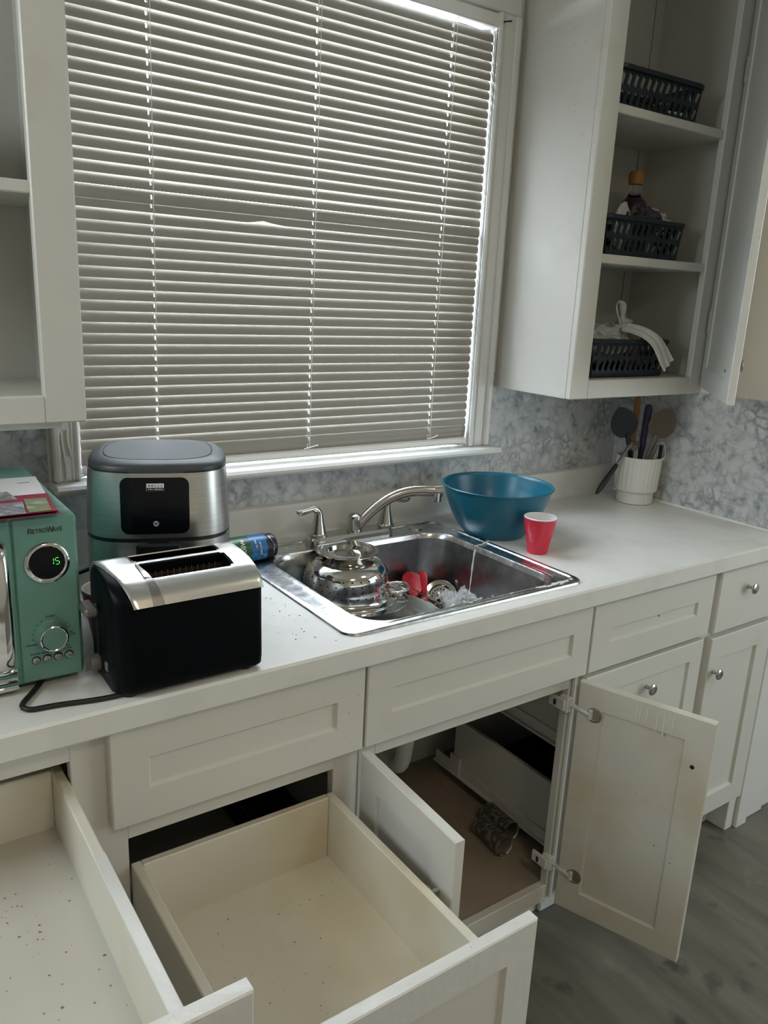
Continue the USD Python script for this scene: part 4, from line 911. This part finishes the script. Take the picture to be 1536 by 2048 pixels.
def ftext(s, h, x, z, w, lift, bold=True):
    m = meshkit.text_mesh(s, h, .0003, bold); m.apply_scale([w/(m.bounds[1][0]-m.bounds[0][0]), 1, 1])
    return TM([(x+a, -(aw(z)+lift)*(1-min(abs(x+a)/aw(z), .99)**3.4)**(1/3.4)-d, z+b) for a, b, d in m.vertices], m.faces)
af.part('badge_lettering', cat(*[ftext(c, .0032, -.0145+.0052*k, .2458, .0024, .0035) for k, c in enumerate('BELLA')]), 'ink_dark', parent=pn_)
af.part('badge_lettering', ftext('PRO SERIES', .0020, -.0150, .2402, .0240, .0039), 'ink_white', parent=pn_)
def ringf(r0, r1, x, z, lift):
    o = np.array([(r1*math.cos(a), r1*math.sin(a)) for a in np.linspace(0, 2*PI, 28)[:-1]]); i = o*r0/r1
    m = trimesh.creation.extrude_polygon(Polygon(o+[x, 0], [i+[x, 0]]), .0003, engine='earcut')
    return TM([(a, -(aw(z+b)+lift)*(1-min(abs(a)/aw(z+b), .99)**3.4)**(1/3.4)-d, z+b) for a, b, d in m.vertices], m.faces)
af.part('power_symbol', cat(ringf(.0040, .0047, -.003, .1810, .0030), ringf(.0020, .0027, -.003, .1810, .0030), frontpanel(rrect(.0007, .0026, .0002, 1, (-.003, .0012)), .0003, .1816, .0030)), 'ink_white', parent=pn_)
hd = af.part('basket_handle', cat(box(-.030, .030, -.172, -.116, .040, .122, .010), box(-.040, .040, -.130, -.114, .010, .146, .006)), 'black_plastic', 30)
af.part('release_button', box(-.016, .016, -.162, -.134, .121, .1265, .0025), 'gray_button', 30, parent=hd)
for sx_ in (-.08, .08):
    for sy_ in (-.08, .08): af.part('foot', lathe([(.010, 0), (.011, .002), (.010, .006)], 12, (sx_, sy_, -.0005)), 'black_rubber', 40)

# ------------------------------------------------------------------ toaster
to = T('toaster', 'black two slot toaster with curved stainless top at the worktop edge', 'toaster', (.17, -.56, ZC))
TX0, TX1 = .054, .281
tp = [(-.484, .922), (-.4825, 1.045), (-.4845, 1.066), (-.490, 1.079), (-.499, 1.0860), (-.512, 1.0895), (-.545, 1.0890), (-.578, 1.0850), (-.598, 1.0790), (-.612, 1.0715), (-.621, 1.0630), (-.6275, 1.0520), (-.630, .940), (-.628, .926), (-.622, .920)]
tp = np.array(tp)
def prof_ring(x, s, up=0): c = np.array([-.557, 1.0]); q_ = c+(tp-c)*(1-np.array([s/.07, s/.09])); q_[:, 1] = tp[:, 1]-(tp[:, 1]-1.0)*s*.6; return np.c_[np.full(len(tp), x), q_]
tb = ring_loft([prof_ring(TX0, .024), prof_ring(TX0+.005, .013), prof_ring(TX0+.012, .0065), prof_ring(TX0+.022, .002), prof_ring(TX0+.03, .0), prof_ring(TX1-.010, .0015), prof_ring(TX1-.003, .004), prof_ring(TX1, .010)])
cuts = [box(.110, .246, -.592, -.550, .97, 1.2, 0), box(.110, .246, -.538, -.502, .97, 1.2, 0)]
tbm = tri2man(tb)
if tbm.volume() < 0: tb.invert(); tbm = tri2man(tb)
for c in cuts: tbm = tbm - tri2man(c)
to.part('body', tbm, 'toaster_black', 35)
# steel skin over the curved top, with the two slots left open
arc = np.array([q_ for q_ in tp[1:12]])
from scipy.interpolate import interp1d
sl = np.r_[0, np.cumsum(np.linalg.norm(np.diff(arc, axis=0), axis=1))]; fy2 = interp1d(sl, arc, axis=0, kind='linear')
def s_at(y): return np.interp(-y, -arc[:, 0], sl) if False else sl[-1]*0+np.interp(-y, np.maximum.accumulate(-arc[:, 0]), sl)
ys_slots = [(-.500, -.540), (-.548, -.594)]
cutsS = [(s_at(a), s_at(b)) for a, b in ys_slots]
ss = np.unique(np.r_[np.linspace(.040, sl[-1], 34), np.array(cutsS).ravel(), (np.array(cutsS)+[.004, -.004]).ravel()])
X0s, X1s = .108, .248
xs_ = np.unique(np.r_[TX0+.001, TX0+.004, np.linspace(TX0+.01, TX1-.01, 16), TX1-.004, TX1-.001, X0s, X0s+.006, X1s-.006, X1s])
def skin(off, back=False):
    V = []
    for x in xs_:
        for s_ in ss:
            p = fy2(s_); t_ = fy2(min(s_+.001, sl[-1]))-fy2(max(s_-.001, 0)); t_ /= np.linalg.norm(t_); n_ = np.array([t_[1], -t_[0]])
            if n_[1] < 0 and p[1] > 1.06: n_ = -n_
            if abs(p[1]-1.088) > .03 and (p[0] < -.55) != (n_[0] < 0): n_ = -n_
            e = .0035 if (x < TX0+.003 or x > TX1-.003) else 0
            xl = np.interp(s_, [sl[-1]*.35, sl[-1]], [TX0+.004, TX0+.026]); V.append((TX1-(TX1-x)*(TX1-xl)/(TX1-TX0) if x < X0s else x, *(p+n_*(off-e*.5))))
    return np.array(V)
Vt = skin(.0022); F = []; ns = len(ss)
for i in range(len(xs_)-1):
    for j in range(ns-1):
        xm, sm2 = (xs_[i]+xs_[i+1])/2, (ss[j]+ss[j+1])/2
        hole = False
        for a, b in cutsS:
            if X0s < xm < X1s and a < sm2 < b:
                hole = True
                near = (sm2 < a+.004 or sm2 > b-.004) and (xm < X0s+.006 or xm > X1s-.006)
                if near: hole = False
        if hole: continue
        p = i*ns+j; F += [(p, p+ns, p+ns+1), (p, p+ns+1, p+1)]
sk_m = TM(Vt, F)
if sk_m.face_normals[:, 2].mean() < 0: sk_m.invert()
to.part('steel_top', thick(sk_m, .0020), 'toaster_steel', 40)
for c0_, (a, b) in enumerate(((-.592, -.550), (-.538, -.502))):
    ln_ = to.part('slot_liner', cat(box(.1105, .2455, a+.0004, b-.0004, .972, .975, 0), box(.1105, .2455, a+.0004, a+.0012, .975, 1.074, 0), box(.1105, .2455, b-.0012, b-.0004, .975, 1.074, 0)), 'slot_dark')
    to.part('guide_wire', cat(*[tube([(.118+.0095*k, a+.0035, .978), (.118+.0095*k, a+.0050, 1.074)], .0008, 6) for k in range(13)], *[tube([(.118+.0095*k, b-.0035, .978), (.118+.0095*k, b-.0050, 1.078)], .0008, 6) for k in range(13)]), 'heater_wire', parent=ln_, kind='stuff')
to.part('lever_track', box(TX0-.0006, TX0+.003, -.541, -.529, .950, 1.040, .001), 'dark_void')
to.part('lever', cat(box(TX0-.022, TX0-.002, -.557, -.513, 1.022, 1.036, .004), box(TX0-.004, TX0+.004, -.540, -.530, 1.024, 1.034, .001)), 'gray_button', 30)
dk_ = yl([(.0125, 0), (.0130, .003), (.0120, .013), (.0105, .0155), (.003, .016)], (0, 0, 0), 20); dk_.apply_transform(trimesh.transformations.rotation_matrix(-PI/2, [0, 0, 1])); dk_.apply_translation((TX0+.002, -.535, .942))
to.part('browning_dial', cat(dk_, box(TX0-.0215, TX0-.010, -.5375, -.5325, .931, .953, .0015)), 'gray_button', 30)
to.part('cancel_button', box(TX0-.002, TX0+.004, -.582, -.571, .944, .958, .0015), 'gray_button', 30)
to.part('button_mark', box(TX0-.0004, TX0+.002, -.582, -.572, .9375, .9385, 0), 'gray_button')
for x in (TX0+.022, TX1-.022):
    for y in (-.606, -.508): to.part('foot', lathe([(.010, ZC+.0002), (.011, ZC+.003), (.010, ZC+.008)], 14, (x, y, 0)), 'black_rubber', 40)
co_ = T('power_cable', 'black toaster power cord looping across the worktop edge under the microwave', 'cord', (-.03, -.57, ZC))
cp = spline([(.095, -.600, ZC+.0045), (.055, -.608, ZC+.0040), (.005, -.600, ZC+.0040), (-.040, -.592, ZC+.0040), (-.058, -.588, ZC+.0042), (-.063, -.578, ZC+.0042), (-.056, -.560, ZC+.0042), (-.040, -.537, ZC+.0042), (-.020, -.505, ZC+.0042), (.000, -.470, ZC+.0042), (.020, -.445, ZC+.0042), (.050, -.425, ZC+.0042), (.062, -.380, ZC+.0042), (.055, -.20, ZC+.0042), (.06, -.06, ZC+.0045)], 90)
co_.part('cable', tube(cp, .0040, 10, .0036), 'black_rubber', 60)
c2 = T('power_cable', 'black power cord behind the air fryer and microwave', 'cord', (.08, -.18, ZC))
c2.part('cable', tube(spline([(.15, -.150, .955), (.10, -.155, .945), (.05, -.165, .942), (-.02, -.150, .935), (-.06, -.120, .925)], 24), .0038, 10), 'black_rubber', 60)
plastic_cup('red_cup', 'red plastic cup half hidden between toaster and microwave', (.104, -.415, ZC), .0255, .0385, .099)
so = T('soap_bottle', 'dark dish soap bottle with green and blue label lying by the backsplash', 'bottle', (.48, -.145, ZC))
def xr(x, ry, rz, n_=28, c=(-.145, .9435)): a = np.linspace(0, 2*PI, n_, endpoint=False); return np.c_[np.full(n_, x), c[0]+ry*np.cos(a), c[1]+rz*np.sin(a)]
so.part('bottle_body', ring_loft([xr(.365, .010, .010), xr(.375, .018, .016), xr(.39, .028, .024), xr(.42, .034, .0285), xr(.47, .034, .0288), xr(.500, .032, .0285), xr(.522, .030, .0282), xr(.533, .030, .0284), xr(.538, .0290, .0275), xr(.541, .0270, .0255), xr(.5405, .016, .015)]), 'navy_plastic', 40)
def xlab(x0, x1, a0, a1, off, mat, label=None, nx=10):
    V, F = [], []; xs2 = np.linspace(x0, x1, nx); aa = np.linspace(math.radians(a0), math.radians(a1), 18)
    for i, x in enumerate(xs2):
        ry, rz = np.interp(x, [.42, .47, .5, .522], [.034, .034, .032, .030])+off, np.interp(x, [.42, .47, .5, .522], [.0285, .0288, .0285, .0282])+off
        for a in aa: V.append((x, -.145+ry*math.cos(a), .9435+rz*math.sin(a)))
    for i in range(nx-1):
        for j in range(17): p = i*18+j; F += [(p, p+18, p+19), (p, p+19, p+1)]
    so.part('label', TM(V, F), mat, 60, label=label)
def soaptext(s, h, x, a0, w, mat='ink_white', vertical=True):
    """Lettering that runs around the bottle: each glyph's baseline is an x = const ring."""
    m = meshkit.text_mesh(s, h, .0003, True); m.apply_scale([w/(m.bounds[1][0]-m.bounds[0][0]), 1, 1]); V = []
    for a, b, d in m.vertices:
        an = math.radians(a0)-a/.031; r1, r2 = .0352+d, .0300+d
        V.append((x-b, -.145+r1*math.cos(an), .9435+r2*math.sin(an)))
    m2 = TM(V, m.faces); so.part('lettering', m2, mat)
xlab(.415, .478, 60, 235, .0004, 'label_green', 'green label'); xlab(.476, .515, 70, 225, .0006, 'label_blue', 'blue label')
soaptext('Palmolive', .0105, .4620, 228, .060)
soaptext('DISH SOAP', .0035, .4990, 190, .030); soaptext('ULTRA', .0045, .4900, 160, .020)
so.part('cap_band', tube(np.array([xr(.520+.010*math.sin(t), .0305, .0288, 2)[0]*0+(.518+.012*math.cos(t), -.145+.0306*math.cos(t+PI), .9435+.0288*math.sin(t)) for t in np.linspace(-.3, 2.2, 20)]), .0012, 6), 'chrome', 50)

# ------------------------------------------------------------------ in the wall cabinet
def quadprism(p, th_):
    p = np.array(p, float); n_ = np.cross(p[1]-p[0], p[3]-p[0]); n_ /= np.linalg.norm(n_)
    v = np.vstack([p+n_*th_/2, p-n_*th_/2]); f = [(0, 1, 2), (0, 2, 3), (4, 6, 5), (4, 7, 6)]
    for i in range(4): j = (i+1) % 4; f += [(i, i+4, j+4), (i, j+4, j)]
    return TM(v, f)
def basket(name, label, cx, cy, z, a=0, L=.335, D=.205, H=.098):
    th = T(name, label, 'basket', (cx, cy, z), a, group=None, local=True)
    l, d = L*.86, D*.84
    B = [np.array(q) for q in ((-l/2, -d/2, 0), (l/2, -d/2, 0), (l/2, d/2, 0), (-l/2, d/2, 0))]
    Tp = [np.array(q) for q in ((-L/2+.012, -D/2+.012, H), (L/2-.012, -D/2+.012, H), (L/2-.012, D/2-.012, H), (-L/2+.012, D/2-.012, H))]
    for k in range(4):
        b0, b1, t0, t1 = B[k], B[(k+1) % 4], Tp[k], Tp[(k+1) % 4]
        P_ = lambda u, v: (b0*(1-u)+b1*u)*(1-v)+(t0*(1-u)+t1*u)*v
        ms = [quadprism([P_(0, v0), P_(1, v0), P_(1, v1), P_(0, v1)], .0024) for v0, v1 in ((0, .15), (.46, .55), (.86, 1.0))]
        n_ = 13 if k % 2 == 0 else 8
        for v0, v1 in ((.15, .46), (.55, .86)):
            for i in range(n_+1):
                u = i/n_; hw = .22/n_; sl_ = .22/n_
                ms.append(quadprism([P_(max(u-hw-sl_, 0), v0), P_(min(u+hw-sl_, 1), v0), P_(min(u+hw+sl_, 1), v1), P_(max(u-hw+sl_, 0), v1)], .0022))
                # rounded slot ends
                for vv, sg in ((v0, 1), (v1, -1)):
                    ms.append(quadprism([P_(max(u-hw*1.9, 0), vv), P_(min(u+hw*1.9, 1), vv), P_(min(u+hw, 1), vv+sg*.05), P_(max(u-hw, 0), vv+sg*.05)], .0021))
        th.part('side', cat(ms), 'basket_plastic')
    th.part('bottom', box(-l/2, l/2, -d/2, d/2, .0005, .003, .001), 'basket_plastic')
    rr_ = [np.c_[rrect(L-.024+2*o, D-.024+2*o, .02+o, 5), np.full(24, zz)] for o, zz in ((0, H-.010), (.010, H-.010), (.012, H-.008), (.012, H-.001), (.010, H+.001), (.002, H+.001), (0, H-.001))]
    rr_.append(rr_[0]); th.part('rim', ring_loft(rr_, False, False), 'basket_plastic', 35)
    return th
basket('storage_basket', 'dark plastic slotted basket on the bottom of the wall cabinet', 1.570, -.148, 1.3075)
basket('storage_basket', 'dark plastic slotted basket on the middle shelf under the purple bottle', 1.570, -.148, 1.6145)
basket('storage_basket', 'dark plastic slotted basket on the top shelf of the wall cabinet', 1.565, -.150, 1.9515, -2)
pb = T('liquor_bottle', 'round purple bottle with orange cap standing in the middle basket', 'bottle', (1.640, -.130, 1.618))
bc_ = (1.640, -.130, 1.6185)
pb.part('bottle_glass', lathe([(.030, 0), (.040, .004), (.043, .02), (.044, .10), (.042, .125), (.034, .148), (.022, .160)], 36, bc_), 'bottle_purple', 45)
pb.part('neck', lathe([(.0215, .160), (.0165, .168), (.0150, .176), (.0150, .196)], 28, bc_), 'clear_glass', 45)
pb.part('cap', lathe([(.019, .194), (.0205, .198), (.0205, .220), (.018, .226), (.006, .227)], 24, bc_), 'cap_orange', 40)
def crumple(c, r, seed, amp=.5, fr=2.6, sub=4): 
    m = blob(c, r, seed, amp, sub, fr); 
    v = np.array(m.vertices); w_ = meshkit.fbm((v-c)*60, 3, seed+9)-.5; return TM(v+(v-c)/np.linalg.norm(v-c, axis=1)[:, None]*w_[:, None]*.012, m.faces)
single('cloth', 'grey crumpled cloth bundled over the front of the middle basket', 'cloth', crumple((1.610, -.205, 1.715), (.045, .030, .030), 3), 'cloth_gray', 60, base=(1.610, -.205, 1.69))
single('cloth', 'off-white crumpled cloth at the right of the middle basket', 'cloth', cat(crumple((1.672, -.165, 1.722), (.050, .040, .026), 5), crumple((1.70, -.19, 1.712), (.040, .018, .012), 6)), 'cloth_white', 60, base=(1.67, -.165, 1.69))
pk = T('snack_packet', 'white printed packet leaning on the purple bottle', 'packet', (1.505, -.175, 1.63))
pk.part('wrapper', TM(*(lambda V, F: (V, F))(*(lambda m: (np.array(m.vertices), m.faces))(crumple((1.525, -.195, 1.69), (.034, .010, .060), 8, .25)))), 'sealed_packet', 60)
pk.part('print_patch', blob((1.530, -.206, 1.722), (.005, .002, .009), 2, .2, 2), 'ink_dark')
pk.part('print_patch', blob((1.517, -.207, 1.700), (.004, .002, .008), 4, .2, 2), 'kraft_packet')
for k, (x, y, c, nm) in enumerate(((1.475, -.15, 'sealed_packet', 'white'), (1.56, -.19, 'label_green', 'dark green'), (1.665, -.10, 'cap_orange', 'yellow'), (1.70, -.14, 'sealed_packet', 'white'))):
    lb_ = {0: 'white packet at the left end of the middle basket', 1: 'dark green packet low in the middle basket below the grey cloth', 2: 'yellow packet at the back right of the middle basket', 3: 'white packet at the right end of the middle basket'}[k]
    single('food_packet', lb_, 'packet', crumple((x, y, 1.660), (.032, .018, .040), 20+k, .2, 2, 3), c, 60, base=(x, y, 1.62), group=None)
gb = T('plastic_bag', 'white knotted plastic carrier bag lying in the bottom basket', 'plastic bag', (1.52, -.17, 1.32))
gb.part('bag_body', crumple((1.530, -.165, 1.395), (.085, .065, .050), 11, .4, 2.4), 'bag_film', 60)
gb.part('bag_ear', crumple((1.462, -.165, 1.445), (.024, .012, .055), 13, .4), 'bag_film', 60)
lp_ = spline([(1.535, -.215, 1.445), (1.515, -.222, 1.475), (1.508, -.225, 1.500), (1.520, -.225, 1.503), (1.537, -.222, 1.478), (1.548, -.215, 1.445)], 22)
gb.part('bag_handle', tube(lp_, .0075+.002*np.sin(np.arange(22)), 10, .0025), 'bag_film', 60)
gb.part('bag_knot', crumple((1.562, -.205, 1.440), (.030, .022, .020), 15, .5), 'bag_film', 60)
wl_ = T('plastic_sleeve', 'folded white plastic sleeve hanging over the bottom basket rim', 'plastic sleeve', (1.63, -.262, 1.36))
ctr = spline([(1.545, -.225, 1.438), (1.590, -.252, 1.428), (1.630, -.270, 1.405), (1.662, -.273, 1.372), (1.690, -.276, 1.338)], 20)
side_ = np.array([.62, 0, .60]); V, F = [], []
for k, p in enumerate(ctr):
    w_ = .017+.010*k/19
    for j in range(9):
        u = (j-4)/4; V.append(p+side_*u*w_+np.array([0, -.0035*math.cos(u*7+k*.3), 0]))
for k in range(19):
    for j in range(8): q_ = k*9+j; F += [(q_, q_+9, q_+10), (q_, q_+10, q_+1)]
wl_.part('sleeve', thick(TM(V, F), .0012), 'sealed_packet', 50)
single('paper_bag', 'brown pinkish packet behind the sleeve at the right of the bottom basket', 'packet', crumple((1.715, -.115, 1.375), (.035, .040, .066), 31, .35), 'kraft_packet', 60, base=(1.715, -.115, 1.31))
single('white_stick', 'white plastic stick lying at the right in the top basket', 'stick', rot(box(1.600, 1.672, -.236, -.228, 1.968, 1.978, .002), -3, [0, 1, 0], (1.63, -.23, 1.97)), 'ink_white', base=(1.636, -.232, 1.968))
for k, (x0, x1, z0, z1) in enumerate(((1.47, 1.60, 1.985, 1.975), (1.52, 1.68, 1.963, 1.998), (1.43, 1.55, 1.962, 1.970))):
    th = T('kitchen_tool', ('black handled kitchen tool lying in the top basket, left', 'black handled kitchen tool slanting up to the right in the top basket', 'black handled kitchen tool at the bottom left of the top basket')[k], 'kitchen tool', (x0, -.18, z0))
    th.part('handle', tube(np.array([(x0+(x1-x0)*t, -.20+.02*k, z0+(z1-z0)*t) for t in (0, .1, .5, .9, 1)]), [.005, .008, .007, .008, .004], 10), 'black_plastic', 50)

# ------------------------------------------------------------------ in the sink base
for k, (a, b, lab) in enumerate((((1.032, -.466, .1720), (1.040, -.368, .1720), 'labelled tin can lying nearer the cabinet opening, front of the pair'), ((1.0870, -.432, .1720), (1.0930, -.334, .1720), 'labelled tin can lying behind the front can, against the drawer box'))):
    a, b = np.array(a), np.array(b); d_ = (b-a)/np.linalg.norm(b-a); L2 = np.linalg.norm(b-a)
    th = T('tin_can', lab, 'tin can', ((a+b)/2*np.array([1, 1, 0])+np.array([0, 0, .145])), group=None)
    M = mat4(np.cross((0, 0, 1.0), d_), (0, 0, 1), d_, a)
    def g(m): m = m.copy(); m.apply_transform(M); return m
    bd = th.part('can_label', g(lathe([(.0258, .006), (.0260, .007), (.0260, L2-.007), (.0258, L2-.006)], 32)), 'can_label', 40)
    for e0, sg in ((0, 1), (L2, -1)):
        th.part('can_end', g(lathe([(.0258, e0+sg*.007), (.0266, e0+sg*.004), (.0268, e0+sg*.001), (.0262, e0), (.0250, e0+sg*.001), (.0242, e0+sg*.004), (.018, e0+sg*.0045), (.016, e0+sg*.0038)][::1], 32)), 'nickel', 40)
    rows = []
    for r_ in range(7): 
        for c_ in range(3): rows.append(g(box(-.006+.0, .006, .0259, .0263, .012+r_*.012, .0145+r_*.012, 0).apply_transform(trimesh.transformations.rotation_matrix(math.radians(35+c_*32-60), [0, 0, 1]))))
    th.part('label_print', cat(rows), 'gray_button', parent=bd, kind='stuff')

# crumbs inside the pulled out drawers
for nm, lab, (x0, x1, y0, y1, z), cnt, bias in (('crumbs', 'brown specks and crumbs on the floor of the upper left drawer', (-.36, -.035, -1.06, -.62, .7004), 260, True), ('crumbs', 'sparse dark crumbs on the floor of the middle drawer', (.09, .415, -1.0, -.62, .4974), 60, False)):
    L3 = []
    for k in range(cnt):
        x = rng.uniform(x0, x1); y = (y0+(y1-y0)*rng.random()**2.2) if bias else rng.uniform(y0, y1); r = rng.uniform(.0004, .0012)*(1.25 if bias and rng.random() < .3 else 1)
        m = trimesh.creation.icosphere(subdivisions=0, radius=1); m.apply_scale([r*rng.uniform(.8, 1.6), r, r*.6]); m.apply_translation((x, y, z+r*.3)); L3.append(m)
    single(nm, lab, 'crumbs', cat(L3), 'sill_dirt', kind='stuff')
